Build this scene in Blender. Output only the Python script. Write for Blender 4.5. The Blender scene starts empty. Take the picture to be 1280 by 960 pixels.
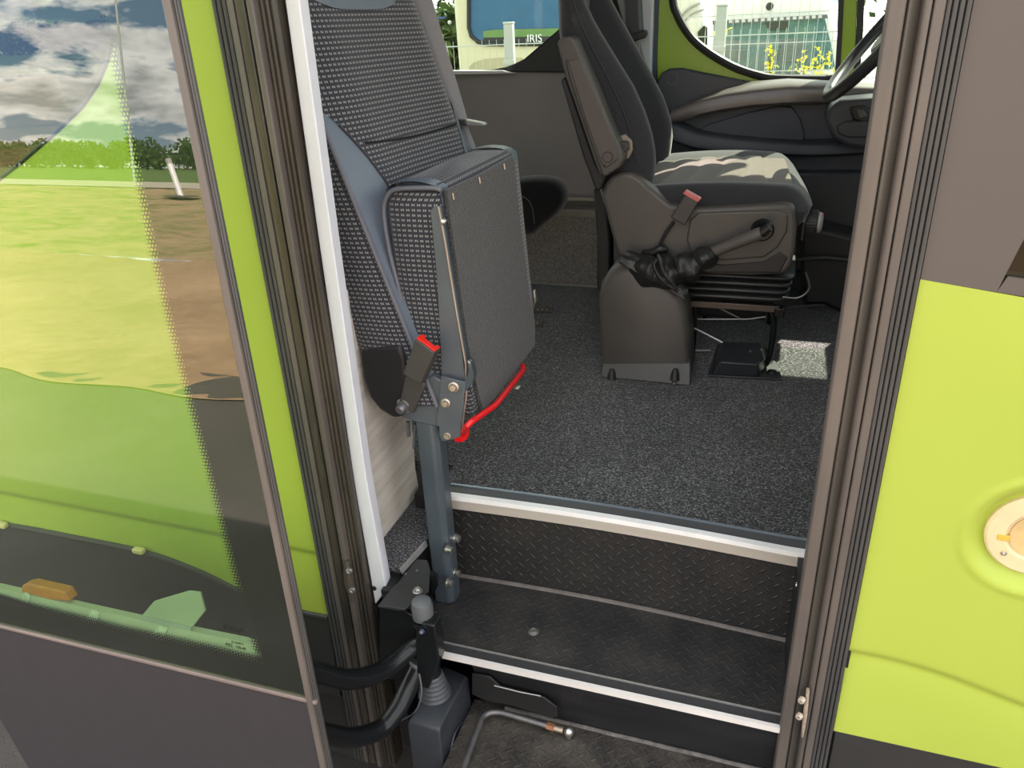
import bpy, bmesh, math, random
from mathutils import Vector, Matrix
random.seed(7)
PI = math.pi
SC = bpy.context.scene
COL = SC.collection

# ------------------------------------------------------------------ camera frame
CAM = Vector((0.0, -1.02, 1.62))
F = 953.0
cr = Vector((.947, .319, -.0435))            # camera right, in world axes
cd = Vector((.0998, -.417, -.9035))          # camera down
cr.normalize(); cd = (cd - cr*cd.dot(cr)).normalized()
cf = cr.cross(cd).normalized()               # forward
if cf.y < 0: cf = -cf

def ray(u, v): return cr*(u-640) + cd*(v-480) + cf*F
def P(u, v, X=None, Y=None, Z=None):
    d = ray(u, v)
    if X is not None: t = (X-CAM.x)/d.x
    elif Y is not None: t = (Y-CAM.y)/d.y
    else: t = (Z-CAM.z)/d.z
    return CAM + d*t
def proj(p):
    q = Vector(p)-CAM
    return (640+F*q.dot(cr)/q.dot(cf), 480+F*q.dot(cd)/q.dot(cf))
def PP(pts, **k): return [P(u, v, **k) for u, v in pts]

# ------------------------------------------------------------------ materials
MATS = {}
def nodes_of(m):
    m.use_nodes = True
    nt = m.node_tree; nt.nodes.clear()
    return nt, nt.nodes, nt.links
def N(nt, t, **k):
    n = nt.nodes.new(t)
    for a, b in k.items(): setattr(n, a, b)
    return n
def math_(nt, op, a, b=None, c=None):
    n = nt.nodes.new('ShaderNodeMath'); n.operation = op
    for i, x in enumerate((a, b, c)):
        if x is None: continue
        if isinstance(x, (int, float)): n.inputs[i].default_value = x
        else: nt.links.new(x, n.inputs[i])
    return n.outputs[0]
def mixc(nt, fac, a, b, mode='MIX'):
    n = nt.nodes.new('ShaderNodeMix'); n.data_type = 'RGBA'; n.blend_type = mode
    for s, x in ((0, fac), (6, a), (7, b)):
        if isinstance(x, (int, float)): n.inputs[s].default_value = x
        elif isinstance(x, (tuple, list)): n.inputs[s].default_value = (*x[:3], 1)
        else: nt.links.new(x, n.inputs[s])
    return n.outputs[2]
def ramp(nt, src, stops):
    n = nt.nodes.new('ShaderNodeValToRGB')
    el = n.color_ramp.elements
    while len(el) > 1: el.remove(el[0])
    el[0].position = stops[0][0]; el[0].color = (*stops[0][1], 1)
    for p, c in stops[1:]:
        e = el.new(p); e.color = (*c, 1)
    nt.links.new(src, n.inputs[0]); return n.outputs[0]
def noise(nt, vec, scale, detail=3, rough=.5, dist=0):
    n = nt.nodes.new('ShaderNodeTexNoise'); n.inputs['Scale'].default_value = scale
    n.inputs['Detail'].default_value = detail; n.inputs['Roughness'].default_value = rough
    n.inputs['Distortion'].default_value = dist
    if vec is not None: nt.links.new(vec, n.inputs['Vector'])
    return n.outputs['Fac']
def mapping(nt, vec, scale=(1, 1, 1), rot=(0, 0, 0), loc=(0, 0, 0)):
    n = nt.nodes.new('ShaderNodeMapping'); n.inputs['Scale'].default_value = scale
    n.inputs['Rotation'].default_value = rot; n.inputs['Location'].default_value = loc
    nt.links.new(vec, n.inputs['Vector']); return n.outputs[0]
def finish(nt, base, rough, metal=0, bump=None, bstr=.3, bdist=.002, spec=.5, coat=0, sheen=0):
    b = nt.nodes.new('ShaderNodeBsdfPrincipled'); o = nt.nodes.new('ShaderNodeOutputMaterial')
    for s, x in (('Base Color', base), ('Roughness', rough), ('Metallic', metal)):
        if isinstance(x, (int, float)): b.inputs[s].default_value = x
        elif isinstance(x, (tuple, list)): b.inputs[s].default_value = (*x[:3], 1)
        else: nt.links.new(x, b.inputs[s])
    b.inputs['Specular IOR Level'].default_value = spec
    b.inputs['Coat Weight'].default_value = coat; b.inputs['Coat Roughness'].default_value = .05
    if sheen: b.inputs['Sheen Weight'].default_value = sheen
    if bump is not None:
        n = nt.nodes.new('ShaderNodeBump'); n.inputs['Strength'].default_value = bstr
        n.inputs['Distance'].default_value = bdist
        nt.links.new(bump, n.inputs['Height']); nt.links.new(n.outputs[0], b.inputs['Normal'])
    nt.links.new(b.outputs[0], o.inputs[0]); return b
def mat(name, base, rough=.5, metal=0, var=.08, vscale=(8, 8, 8), bscale=0, bstr=.2, spec=.5, coat=0, rvar=.0, sheen=0, bdist=.001):
    """plain surface with a little procedural variation"""
    if name in MATS: return MATS[name]
    m = bpy.data.materials.new(name); nt, _, _ = nodes_of(m)
    tc = N(nt, 'ShaderNodeTexCoord').outputs['Object']
    v = mapping(nt, tc, vscale)
    f = noise(nt, v, 1.0, 4, .6)
    lo = tuple(c*(1-var) for c in base); hi = tuple(min(1, c*(1+var)) for c in base)
    colr = ramp(nt, f, [(.3, lo), (.7, hi)])
    r = rough
    if rvar:
        r = math_(nt, 'MULTIPLY_ADD', f, rvar*2, rough-rvar)
    bp = noise(nt, tc, bscale, 2) if bscale else None
    finish(nt, colr, r, metal, bp, bstr, bdist, spec, coat, sheen)
    MATS[name] = m; return m

# ------------------------------------------------------------------ mesh builders (world coordinates)
class MB:
    def __init__(s): s.v = []; s.f = []; s.uv = {}; s.sm = set()
    def add(s, verts, faces, smooth=False, uvs=None):
        b = len(s.v); s.v += [Vector(p) for p in verts]
        for i, f in enumerate(faces):
            k = len(s.f); s.f.append([b+j for j in f])
            if smooth: s.sm.add(k)
            if uvs: s.uv[k] = [uvs[j] for j in f]
        return s
    def box(s, a, b, M=None):
        x0, y0, z0 = a; x1, y1, z1 = b
        vs = [Vector(p) for p in ((x0,y0,z0),(x1,y0,z0),(x1,y1,z0),(x0,y1,z0),(x0,y0,z1),(x1,y0,z1),(x1,y1,z1),(x0,y1,z1))]
        if M: vs = [M @ p for p in vs]
        return s.add(vs, [(0,3,2,1),(4,5,6,7),(0,1,5,4),(1,2,6,5),(2,3,7,6),(3,0,4,7)])
    def prism(s, pts, vec):
        pts = [Vector(p) for p in pts]; vec = Vector(vec); n = len(pts)
        return s.add(pts+[p+vec for p in pts],
                     [tuple(range(n-1, -1, -1)), tuple(range(n, 2*n))]+[(i, (i+1) % n, n+(i+1) % n, n+i) for i in range(n)])
    def tube(s, path, r, n=12, smooth_path=0, cap=True, flat=1.0):
        path = [Vector(p) for p in path]
        rr = r if isinstance(r, (list, tuple)) else None
        if smooth_path: path, rr = catmull(path, smooth_path, rr)
        k = len(path); t0 = (path[1]-path[0]).normalized()
        a = Vector((0, 0, 1)) if abs(t0.z) < .9 else Vector((1, 0, 0))
        nx = t0.cross(a).normalized(); vs = []
        for i, p in enumerate(path):
            t = (path[min(i+1, k-1)]-path[max(i-1, 0)]).normalized()
            nx = (nx-t*nx.dot(t)).normalized(); ny = t.cross(nx)
            ri = rr[i] if rr else r
            for j in range(n):
                an = 2*PI*j/n
                vs.append(p+nx*math.cos(an)*ri+ny*math.sin(an)*ri*flat)
        fs = [(i*n+j, i*n+(j+1) % n, (i+1)*n+(j+1) % n, (i+1)*n+j) for i in range(k-1) for j in range(n)]
        s.add(vs, fs, True)
        if cap:
            b = len(s.v)-len(vs)
            s.f.append([b+j for j in range(n-1, -1, -1)]); s.f.append([b+(k-1)*n+j for j in range(n)])
        return s
    def lathe(s, c, axis, prof, n=24):
        """prof: list of (r, h) along axis from c"""
        c = Vector(c); axis = Vector(axis).normalized()
        a = Vector((0, 0, 1)) if abs(axis.z) < .9 else Vector((1, 0, 0))
        nx = axis.cross(a).normalized(); ny = axis.cross(nx); vs = []
        for r, h in prof:
            for j in range(n):
                an = 2*PI*j/n
                vs.append(c+axis*h+nx*math.cos(an)*r+ny*math.sin(an)*r)
        k = len(prof)
        fs = [(i*n+j, i*n+(j+1) % n, (i+1)*n+(j+1) % n, (i+1)*n+j) for i in range(k-1) for j in range(n)]
        s.add(vs, fs, True)
        b = len(s.v)-len(vs)
        s.f.append([b+j for j in range(n-1, -1, -1)]); s.f.append([b+(k-1)*n+j for j in range(n)])
        return s
    def loft(s, loops, closed=True, cap=True, uvs=None, smooth=True):
        n = len(loops[0]); vs = [Vector(p) for l in loops for p in l]
        m = n if closed else n-1
        fs = [(i*n+j, i*n+(j+1) % n, (i+1)*n+(j+1) % n, (i+1)*n+j) for i in range(len(loops)-1) for j in range(m)]
        b0 = len(s.f); base = len(s.v)
        s.add(vs, fs, smooth)
        if uvs:   # uvs[i][j] with one more column when closed
            q = b0
            for i in range(len(loops)-1):
                for j in range(m):
                    j2 = j+1
                    s.uv[q] = [uvs[i][j], uvs[i][j2], uvs[i+1][j2], uvs[i+1][j]]; q += 1
        if closed and cap:
            s.f.append([base+j for j in range(n-1, -1, -1)]); s.f.append([base+(len(loops)-1)*n+j for j in range(n)])
        return s

def catmull(pts, sub, rr=None):
    out = []; ro = []
    n = len(pts)
    for i in range(n-1):
        p0 = pts[max(i-1, 0)]; p1 = pts[i]; p2 = pts[i+1]; p3 = pts[min(i+2, n-1)]
        for k in range(sub):
            t = k/sub
            out.append(.5*((2*p1)+(p2-p0)*t+(2*p0-5*p1+4*p2-p3)*t*t+(3*p1-p0-3*p2+p3)*t**3))
            if rr: ro.append(rr[i]*(1-t)+rr[i+1]*t)
    out.append(pts[-1])
    if rr: ro.append(rr[-1])
    return out, (ro if rr else None)

def obj(name, mb, m, parent=None, bevel=0, seg=2, flip=True, angle=40, origin=None, smooth_all=False, subsurf=0):
    me = bpy.data.meshes.new(name)
    if parent is not None: o0 = Vector(parent['_org'])
    elif origin is not None: o0 = Vector(origin)
    else:
        xs = [p.x for p in mb.v]; ys = [p.y for p in mb.v]; zs = [p.z for p in mb.v]
        o0 = Vector(((min(xs)+max(xs))/2, (min(ys)+max(ys))/2, min(zs)))
    me.from_pydata([tuple(p-o0) for p in mb.v], [], mb.f)
    uv = me.uv_layers.new(name='UVMap')
    for poly in me.polygons:
        cu = mb.uv.get(poly.index)
        nn = poly.normal; ax = max(range(3), key=lambda i: abs(nn[i]))
        for k, li in enumerate(poly.loop_indices):
            if cu: uv.data[li].uv = cu[k]
            else:
                p = mb.v[mb.f[poly.index][k]]
                uv.data[li].uv = ((p.y, p.z) if ax == 0 else (p.x, p.z) if ax == 1 else (p.x, p.y))
    bm = bmesh.new(); bm.from_mesh(me)
    bmesh.ops.recalc_face_normals(bm, faces=bm.faces); bm.to_mesh(me); bm.free()
    me.update()
    if mb.sm or smooth_all or bevel or subsurf:
        me.polygons.foreach_set('use_smooth', [True]*len(me.polygons))
        try: me.set_sharp_from_angle(angle=math.radians(angle))
        except Exception: pass
    if m is not None: me.materials.append(m)
    o = bpy.data.objects.new(name, me); COL.objects.link(o)
    if parent is not None: o.parent = parent; o['_org'] = tuple(o0)
    else: o.location = o0; o['_org'] = tuple(o0)
    if parent is not None and parent.type == 'MESH': pass
    if bevel:
        b = o.modifiers.new('bevel', 'BEVEL'); b.width = bevel; b.segments = seg; b.limit_method = 'ANGLE'; b.angle_limit = math.radians(35)
        b.harden_normals = False
    if subsurf:
        b = o.modifiers.new('sub', 'SUBSURF'); b.levels = subsurf; b.render_levels = subsurf
    return o
def tag(o, label, cat=None, group=None, kind=None):
    o['label'] = label
    if cat: o['category'] = cat
    if group: o['group'] = group
    if kind: o['kind'] = kind
    return o
def thing(name, label, cat, loc, group=None):
    o = bpy.data.objects.new(name, None); COL.objects.link(o); o.location = loc; o['_org'] = tuple(loc)
    o.empty_display_size = .05
    return tag(o, label, cat, group)
def struct(name, mb, m, **k):
    o = obj(name, mb, m, **k); o['kind'] = 'structure'; return o
def bolt(mb, c, axis, r=.008, h=.006, washer=True):
    axis = Vector(axis).normalized()
    if washer: mb.lathe(c, axis, [(r*1.5, 0), (r*1.5, .0015), (r*1.4, .002)], 20)
    mb.lathe(Vector(c)+axis*.0015, axis, [(r, 0), (r, h*.7), (r*.8, h), (r*.45, h), (r*.4, h*.6)], 18)
    return mb
SKY_STR, SUN_DIR, SUN_STR, EXPO = 1.5, (.38, .55, .72), 12.0, .66
# ------------------------------------------------------------------ materials of the place
def m_lime():
    m = bpy.data.materials.new('lime_paint'); nt, _, _ = nodes_of(m)
    tc = N(nt, 'ShaderNodeTexCoord').outputs['Object']
    f = noise(nt, tc, 2.5, 3)
    c = ramp(nt, f, [(.3, (.385, .475, .068)), (.7, (.415, .505, .075))])
    op = noise(nt, tc, 700, 1)
    finish(nt, c, .42, 0, op, .03, .0005, .35, .0)
    return m
LIME = m_lime()
LIME_D = mat('green_door_paint', (.28, .42, .03), .35, var=.04, spec=.5)
def m_carpet(name, dark, light, scale=300, thr=(.5, .62), stretch=(1, 1, 1)):
    m = bpy.data.materials.new(name); nt, _, _ = nodes_of(m)
    tc = N(nt, 'ShaderNodeTexCoord').outputs['Object']
    v = mapping(nt, tc, stretch)
    f = noise(nt, v, scale, 2, .7)
    g = noise(nt, v, 4, 3)
    t = math_(nt, 'MULTIPLY_ADD', g, .12, f)
    c = ramp(nt, t, [(thr[0]-.08, dark), (thr[0]+.05, tuple((a*2+b)/3 for a, b in zip(dark, light))), (thr[1]+.06, light)])
    b = noise(nt, v, scale*.8, 2)
    finish(nt, c, .95, 0, b, .9, .004, .1, 0, .3)
    return m
CARPET = m_carpet('black_speckled_carpet', (.007, .007, .007), (.31, .31, .315), 250, (.60, .68))
FELT = m_carpet('grey_felt', (.020, .020, .019), (.078, .075, .070), 420, (.5, .7))
def m_fabric(name, bg, fg, cx=.0104, cy=.0088, wave=True):
    m = bpy.data.materials.new(name); nt, _, _ = nodes_of(m)
    uv = N(nt, 'ShaderNodeTexCoord').outputs['UV']
    s = N(nt, 'ShaderNodeSeparateXYZ'); nt.links.new(uv, s.inputs[0])
    x = math_(nt, 'DIVIDE', s.outputs[0], cx); y = math_(nt, 'DIVIDE', s.outputs[1], cy)
    row = math_(nt, 'FLOOR', y)
    sh = math_(nt, 'MULTIPLY', math_(nt, 'MODULO', row, 2), .5)
    x2 = x
    fx = math_(nt, 'SUBTRACT', math_(nt, 'FRACT', x2), .5); fy = math_(nt, 'SUBTRACT', math_(nt, 'FRACT', y), .5)
    ax = math_(nt, 'ABSOLUTE', fx); ay = math_(nt, 'ABSOLUTE', fy)
    m1 = math_(nt, 'LESS_THAN', math_(nt, 'ABSOLUTE', math_(nt, 'SUBTRACT', ax, .17)), .105)
    m2 = math_(nt, 'LESS_THAN', ay, .20)
    k = math_(nt, 'MULTIPLY', m1, m2)
    nf = noise(nt, uv, 900, 2)
    k2 = math_(nt, 'MULTIPLY', k, math_(nt, 'MULTIPLY_ADD', nf, .9, .45))
    # darker weave line between the rows
    ln = math_(nt, 'GREATER_THAN', ay, .40)
    b2 = mixc(nt, ln, bg, tuple(c*.72 for c in bg))
    wv = noise(nt, uv, 1400, 1)
    b3 = mixc(nt, math_(nt, 'MULTIPLY', wv, .5), b2, tuple(c*2 for c in bg))
    c = mixc(nt, k2, b3, fg)
    h = math_(nt, 'ADD', k, math_(nt, 'MULTIPLY', wv, .5))
    finish(nt, c, .9, 0, h, .5, .001, .15, 0, .25)
    return m
FABRIC = m_fabric('patterned_seat_fabric', (.030, .032, .038), (.34, .33, .32))
def m_plain_fabric(name, bg, fg, sc=900):
    m = bpy.data.materials.new(name); nt, _, _ = nodes_of(m)
    tc = N(nt, 'ShaderNodeTexCoord').outputs['Object']
    f = noise(nt, tc, sc, 2, .6)
    c = ramp(nt, f, [(.35, bg), (.7, fg)])
    finish(nt, c, .95, 0, f, .4, .001, .1, 0, .35)
    return m
DFAB = m_plain_fabric('dark_seat_fabric', (.020, .020, .023), (.056, .055, .062))
DFAB2 = m_plain_fabric('mid_seat_fabric', (.060, .046, .037), (.15, .115, .09))
def m_tread(name, base, hi, cell=.024, bs=.9, dirt=.25, rough=.5):
    """chequer plate: raised diagonal dashes alternating in direction"""
    m = bpy.data.materials.new(name); nt, _, _ = nodes_of(m)
    uv = N(nt, 'ShaderNodeTexCoord').outputs['UV']
    r = mapping(nt, uv, (1/cell, 1/cell, 1), (0, 0, math.radians(45)))
    s = N(nt, 'ShaderNodeSeparateXYZ'); nt.links.new(r, s.inputs[0])
    x, y = s.outputs[0], s.outputs[1]
    par = math_(nt, 'MODULO', math_(nt, 'ADD', math_(nt, 'ADD', math_(nt, 'FLOOR', x), math_(nt, 'FLOOR', y)), 1000), 2)
    fx = math_(nt, 'SUBTRACT', math_(nt, 'FRACT', x), .5); fy = math_(nt, 'SUBTRACT', math_(nt, 'FRACT', y), .5)
    def ell(a, b):
        p = math_(nt, 'POWER', math_(nt, 'ABSOLUTE', math_(nt, 'DIVIDE', a, .46)), 2)
        q = math_(nt, 'POWER', math_(nt, 'ABSOLUTE', math_(nt, 'DIVIDE', b, .13)), 2)
        return math_(nt, 'MAXIMUM', math_(nt, 'SUBTRACT', 1, math_(nt, 'ADD', p, q)), 0)
    e1, e2 = ell(fx, fy), ell(fy, fx)
    h = math_(nt, 'ADD', math_(nt, 'MULTIPLY', e1, par), math_(nt, 'MULTIPLY', e2, math_(nt, 'SUBTRACT', 1, par)))
    tc = N(nt, 'ShaderNodeTexCoord').outputs['Object']
    d = noise(nt, tc, 9, 5, .65); d2 = noise(nt, tc, 160, 3)
    dd = ramp(nt, math_(nt, 'MULTIPLY_ADD', d2, .35, math_(nt, 'MULTIPLY', d, .8)), [(.45, (0, 0, 0)), (.8, (1, 1, 1))])
    sep = N(nt, 'ShaderNodeSeparateColor'); nt.links.new(dd, sep.inputs[0])
    c0 = mixc(nt, math_(nt, 'MULTIPLY', h, .35), base, hi)
    c = mixc(nt, math_(nt, 'MULTIPLY', sep.outputs[0], dirt), c0, (.16, .135, .105))
    hh = math_(nt, 'ADD', math_(nt, 'POWER', h, .5), math_(nt, 'MULTIPLY', d2, .08))
    finish(nt, c, rough, 0, hh, bs, .0035, .45)
    return m
RISER = m_tread('black_chequer_riser', (.020, .0195, .0195), (.11, .104, .098), .020, 1.0, .10, .42)
TREAD = m_tread('dusty_chequer_tread', (.022, .022, .023), (.05, .05, .05), .019, .42, .32, .5)
def m_worn_rubber(name, base, worn, rough=.4, fac=.6, scale=(30, 30, 1.2), zbias=0):
    m = bpy.data.materials.new(name); nt, _, _ = nodes_of(m)
    tc = N(nt, 'ShaderNodeTexCoord').outputs['Object']
    v = mapping(nt, tc, scale)
    f = noise(nt, v, 1, 5, .6); g = noise(nt, tc, 3.5, 3)
    t = math_(nt, 'MULTIPLY', math_(nt, 'ADD', f, g), .5)
    c = ramp(nt, t, [(.38, base), (.62, tuple(b+(w-b)*fac for b, w in zip(base, worn)))])
    r = math_(nt, 'MULTIPLY_ADD', f, .3, rough-.15)
    finish(nt, c, r, 0, f, .15, .001, .5)
    return m
RUB = m_worn_rubber('ribbed_door_seal', (.045, .045, .045), (.11, .10, .09), .5)
RUBS = m_worn_rubber('glossy_worn_seal', (.026, .025, .022), (.15, .12, .09), .28, .6)
TAUPE = m_worn_rubber('taupe_dusty_profile', (.092, .080, .070), (.16, .132, .112), .45, .8)
ALU_D = m_worn_rubber('dark_dusty_profile', (.055, .050, .044), (.10, .088, .07), .4, .8)
BLUE = mat('blue_grey_steel', (.070, .088, .102), .34, .15, var=.12, bscale=60, bstr=.05, rvar=.06)
BLUE_L = mat('pale_grey_steel', (.11, .125, .14), .36, .2, var=.12, bscale=60, bstr=.05)
VINYL = mat('blue_grey_vinyl', (.11, .135, .17), .42, var=.06, bscale=900, bstr=.12)
PIPING = mat('grey_piping', (.12, .125, .145), .45, var=.05)
BLK = mat('black_gloss_steel', (.009, .010, .011), .27, .0, var=.1, spec=.35)
BLKM = mat('black_matt_plastic', (.016, .016, .017), .5, var=.12, bscale=400, bstr=.1)
GREYP = mat('dark_grey_grained_plastic', (.078, .070, .064), .45, var=.08, bscale=700, bstr=.22)
GREYP2 = mat('charcoal_plastic', (.036, .038, .044), .48, var=.08, bscale=700, bstr=.2)
GREYC = mat('grey_plastic_cap', (.11, .115, .12), .42, var=.1, bscale=500, bstr=.1)
PLAST = mat('dark_housing_plastic', (.035, .038, .044), .42, var=.15, vscale=(20, 20, 20), bscale=60, bstr=.06)
WALLG = mat('grey_wall_laminate', (.29, .262, .275), .55, var=.05, bscale=500, bstr=.08)
ALU = mat('satin_aluminium', (.62, .60, .57), .32, .75, var=.06, vscale=(2, 80, 80))
ALUB = mat('beige_aluminium_face', (.55, .50, .43), .45, .25, var=.05, vscale=(2, 60, 60))
CHROME = mat('bright_steel', (.55, .53, .50), .28, .9, var=.12, vscale=(60, 60, 60))
RUSTY = mat('rusty_nut', (.30, .13, .06), .6, .3, var=.3, vscale=(120, 120, 120))
WHITE = mat('white_powder_coat', (.72, .72, .76), .5, var=.04, bscale=900, bstr=.2)
RED = mat('red_plastic', (.75, .018, .010), .30, var=.05)
REDM = mat('red_painted_rod', (.68, .008, .012), .3, var=.06)
PINK = mat('faded_red_plastic', (.60, .14, .14), .4, var=.05)
BUCK = mat('buckle_dark_plastic', (.050, .046, .043), .5, var=.08, bscale=500, bstr=.15)
LEATH = mat('black_leatherette', (.014, .014, .014), .42, var=.1, bscale=45, bstr=.55, bdist=.006)
WEB = mat('grey_belt_webbing', (.24, .245, .25), .75, var=.1, vscale=(400, 400, 400), bscale=600, bstr=.3)
SKIRT = mat('dark_body_plastic', (.032, .031, .029), .5, var=.08, bscale=500, bstr=.1)
CABPAN = mat('dark_taupe_body_wrap', (.100, .086, .078), .5, var=.03, vscale=(3, 3, 3), bscale=500, bstr=.03, spec=.4)
LEAFP = mat('charcoal_door_panel', (.036, .032, .034), .55, var=.06, vscale=(30, 30, 30), bscale=500, bstr=.05, spec=.4)
FRIT = mat('black_glass_frit', (.005, .005, .005), .35, var=.05)
CREAM = mat('cream_plastic', (.72, .58, .34), .55, var=.08, vscale=(30, 30, 30))
CREAM2 = mat('darker_cream_plastic', (.60, .43, .19), .6, var=.15, vscale=(40, 40, 40))
ORANGE = mat('orange_plastic', (.62, .22, .05), .5, var=.1, vscale=(60, 60, 60))
PALE = mat('pale_grey_paint', (.50, .52, .50), .5, var=.05)
TAPE = mat('clear_tape_patch', (.62, .66, .66), .35, var=.25, vscale=(150, 150, 150))
DARKV = mat('underbody_black', (.006, .006, .006), .8, var=.2)
BEAD = mat('beige_grey_bead', (.20, .155, .135), .5, var=.1, vscale=(5, 60, 60))
INK = mat('black_ink_marking', (.01, .01, .01), .6)
WHITEP = mat('white_vehicle_paint', (.80, .79, .77), .3, var=.02)
BEIGEP = mat('cream_vehicle_paint', (.64, .62, .42), .35, var=.02)
GALV = mat('galvanised_wire', (.50, .54, .50), .5, .3, var=.05)
def m_wood():
    m = bpy.data.materials.new('pale_wood_laminate'); nt, _, _ = nodes_of(m)
    tc = N(nt, 'ShaderNodeTexCoord').outputs['Object']
    v = mapping(nt, tc, (10, 3.0, 45), (math.radians(-28), 0, 0))
    f = noise(nt, v, 1.0, 5, .65, .6)
    c = ramp(nt, f, [(.3, (.46, .41, .35)), (.5, (.60, .55, .48)), (.7, (.70, .66, .60))])
    finish(nt, c, .5, 0, f, .05, .001, .4); return m
WOOD = m_wood()
def m_box_speckle():
    m = bpy.data.materials.new('grey_speckled_laminate'); nt, _, _ = nodes_of(m)
    tc = N(nt, 'ShaderNodeTexCoord').outputs['Object']
    f = noise(nt, tc, 260, 2, .6)
    c = ramp(nt, f, [(.4, (.15, .13, .125)), (.62, (.32, .285, .27))])
    finish(nt, c, .6, 0, f, .1, .001, .4); return m
SPECK = m_box_speckle()
def m_glass(name, tint, ior=1.5, rough=0.0, gain=1.0, dirt=0.0):
    m = bpy.data.materials.new(name); nt, _, _ = nodes_of(m)
    tr = N(nt, 'ShaderNodeBsdfTransparent'); tr.inputs[0].default_value = (*tint, 1)
    gl = N(nt, 'ShaderNodeBsdfGlossy'); gl.inputs['Roughness'].default_value = rough; gl.inputs['Color'].default_value = (1, 1, 1, 1)
    fr = N(nt, 'ShaderNodeFresnel'); fr.inputs['IOR'].default_value = ior
    bf = N(nt, 'ShaderNodeNewGeometry').outputs['Backfacing']
    fac = math_(nt, 'MULTIPLY', math_(nt, 'MINIMUM', math_(nt, 'MULTIPLY', fr.outputs[0], gain), 1.0), math_(nt, 'SUBTRACT', 1.0, bf))
    mx = N(nt, 'ShaderNodeMixShader'); nt.links.new(fac, mx.inputs[0])
    nt.links.new(tr.outputs[0], mx.inputs[1]); nt.links.new(gl.outputs[0], mx.inputs[2])
    o = N(nt, 'ShaderNodeOutputMaterial'); nt.links.new(mx.outputs[0], o.inputs[0])
    return m
GLASS_DOOR = m_glass('tinted_door_glass', (.80, .90, .74), 1.62, gain=2.0)
GLASS_CLR = m_glass('clear_vehicle_glass', (.86, .92, .86), 1.45)
GLASS_DK = m_glass('dark_privacy_glass', (.10, .12, .11), 1.6)
def m_dots():
    """ceramic dot fade at the edge of the printed glass border: opaque black with round openings that grow"""
    m = bpy.data.materials.new('dotted_glass_frit'); nt, _, _ = nodes_of(m)
    uv = N(nt, 'ShaderNodeTexCoord').outputs['UV']
    s = N(nt, 'ShaderNodeSeparateXYZ'); nt.links.new(uv, s.inputs[0])
    pitch = .0052
    y = math_(nt, 'DIVIDE', s.outputs[1], pitch); x = math_(nt, 'DIVIDE', s.outputs[0], pitch)
    sh = math_(nt, 'MULTIPLY', math_(nt, 'MODULO', math_(nt, 'FLOOR', y), 2), .5)
    fx = math_(nt, 'SUBTRACT', math_(nt, 'FRACT', math_(nt, 'ADD', x, sh)), .5); fy = math_(nt, 'SUBTRACT', math_(nt, 'FRACT', y), .5)
    d = math_(nt, 'SQRT', math_(nt, 'ADD', math_(nt, 'MULTIPLY', fx, fx), math_(nt, 'MULTIPLY', fy, fy)))
    rad = math_(nt, 'MULTIPLY_ADD', math_(nt, 'DIVIDE', s.outputs[0], .022), .62, .10)   # 0 at the solid edge
    hole = math_(nt, 'LESS_THAN', d, rad)
    df = N(nt, 'ShaderNodeBsdfPrincipled'); df.inputs['Base Color'].default_value = (.012, .012, .012, 1); df.inputs['Roughness'].default_value = .4
    tr = N(nt, 'ShaderNodeBsdfTransparent'); mx = N(nt, 'ShaderNodeMixShader')
    nt.links.new(hole, mx.inputs[0]); nt.links.new(df.outputs[0], mx.inputs[1]); nt.links.new(tr.outputs[0], mx.inputs[2])
    o = N(nt, 'ShaderNodeOutputMaterial'); nt.links.new(mx.outputs[0], o.inputs[0]); return m
DOTS = m_dots()
def m_leaf(name, a, b, sc=3):
    m = bpy.data.materials.new(name); nt, _, _ = nodes_of(m)
    tc = N(nt, 'ShaderNodeTexCoord').outputs['Object']
    f = noise(nt, tc, sc, 3); c = ramp(nt, f, [(.35, a), (.65, b)])
    finish(nt, c, .7, 0, None, spec=.2); return m
LEAF = m_leaf('tree_leaves', (.045, .085, .022), (.12, .18, .05))
LEAFF = m_leaf('far_tree_leaves', (.03, .06, .015), (.07, .12, .03), .4)
BARK = mat('tree_bark', (.12, .09, .06), .9, var=.3)
YEL = mat('yellow_petals', (.85, .78, .03), .6)
def m_ground(name, a, b, c_, s1, s2, rough=.9, bs=.6, bd=.03, mid=(.35, .55, .7)):
    m = bpy.data.materials.new(name); nt, _, _ = nodes_of(m)
    tc = N(nt, 'ShaderNodeTexCoord').outputs['Object']
    f = noise(nt, tc, s1, 5, .6, .4); g = noise(nt, tc, s2, 4, .6)
    t = math_(nt, 'MULTIPLY_ADD', g, .45, math_(nt, 'MULTIPLY', f, .55))
    c = ramp(nt, t, list(zip(mid, (a, b, c_))))
    finish(nt, c, rough, 0, t, bs, bd, .2); return m
ASPH = m_ground('asphalt', (.070, .062, .055), (.10, .09, .082), (.16, .145, .13), 1.5, 180, .85, .5, .01)
SAND = m_ground('sand', (.30, .19, .105), (.42, .28, .165), (.50, .35, .21), .5, 6, .95, .8, .08)
GRASS = m_ground('grass_and_sand', (.11, .15, .03), (.38, .27, .15), (.46, .31, .18), .6, 3, .95, .5, .05)
VERGE = m_ground('green_verge', (.07, .12, .025), (.10, .16, .04), (.16, .2, .06), .3, 3, .95, .3, .05)
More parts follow.
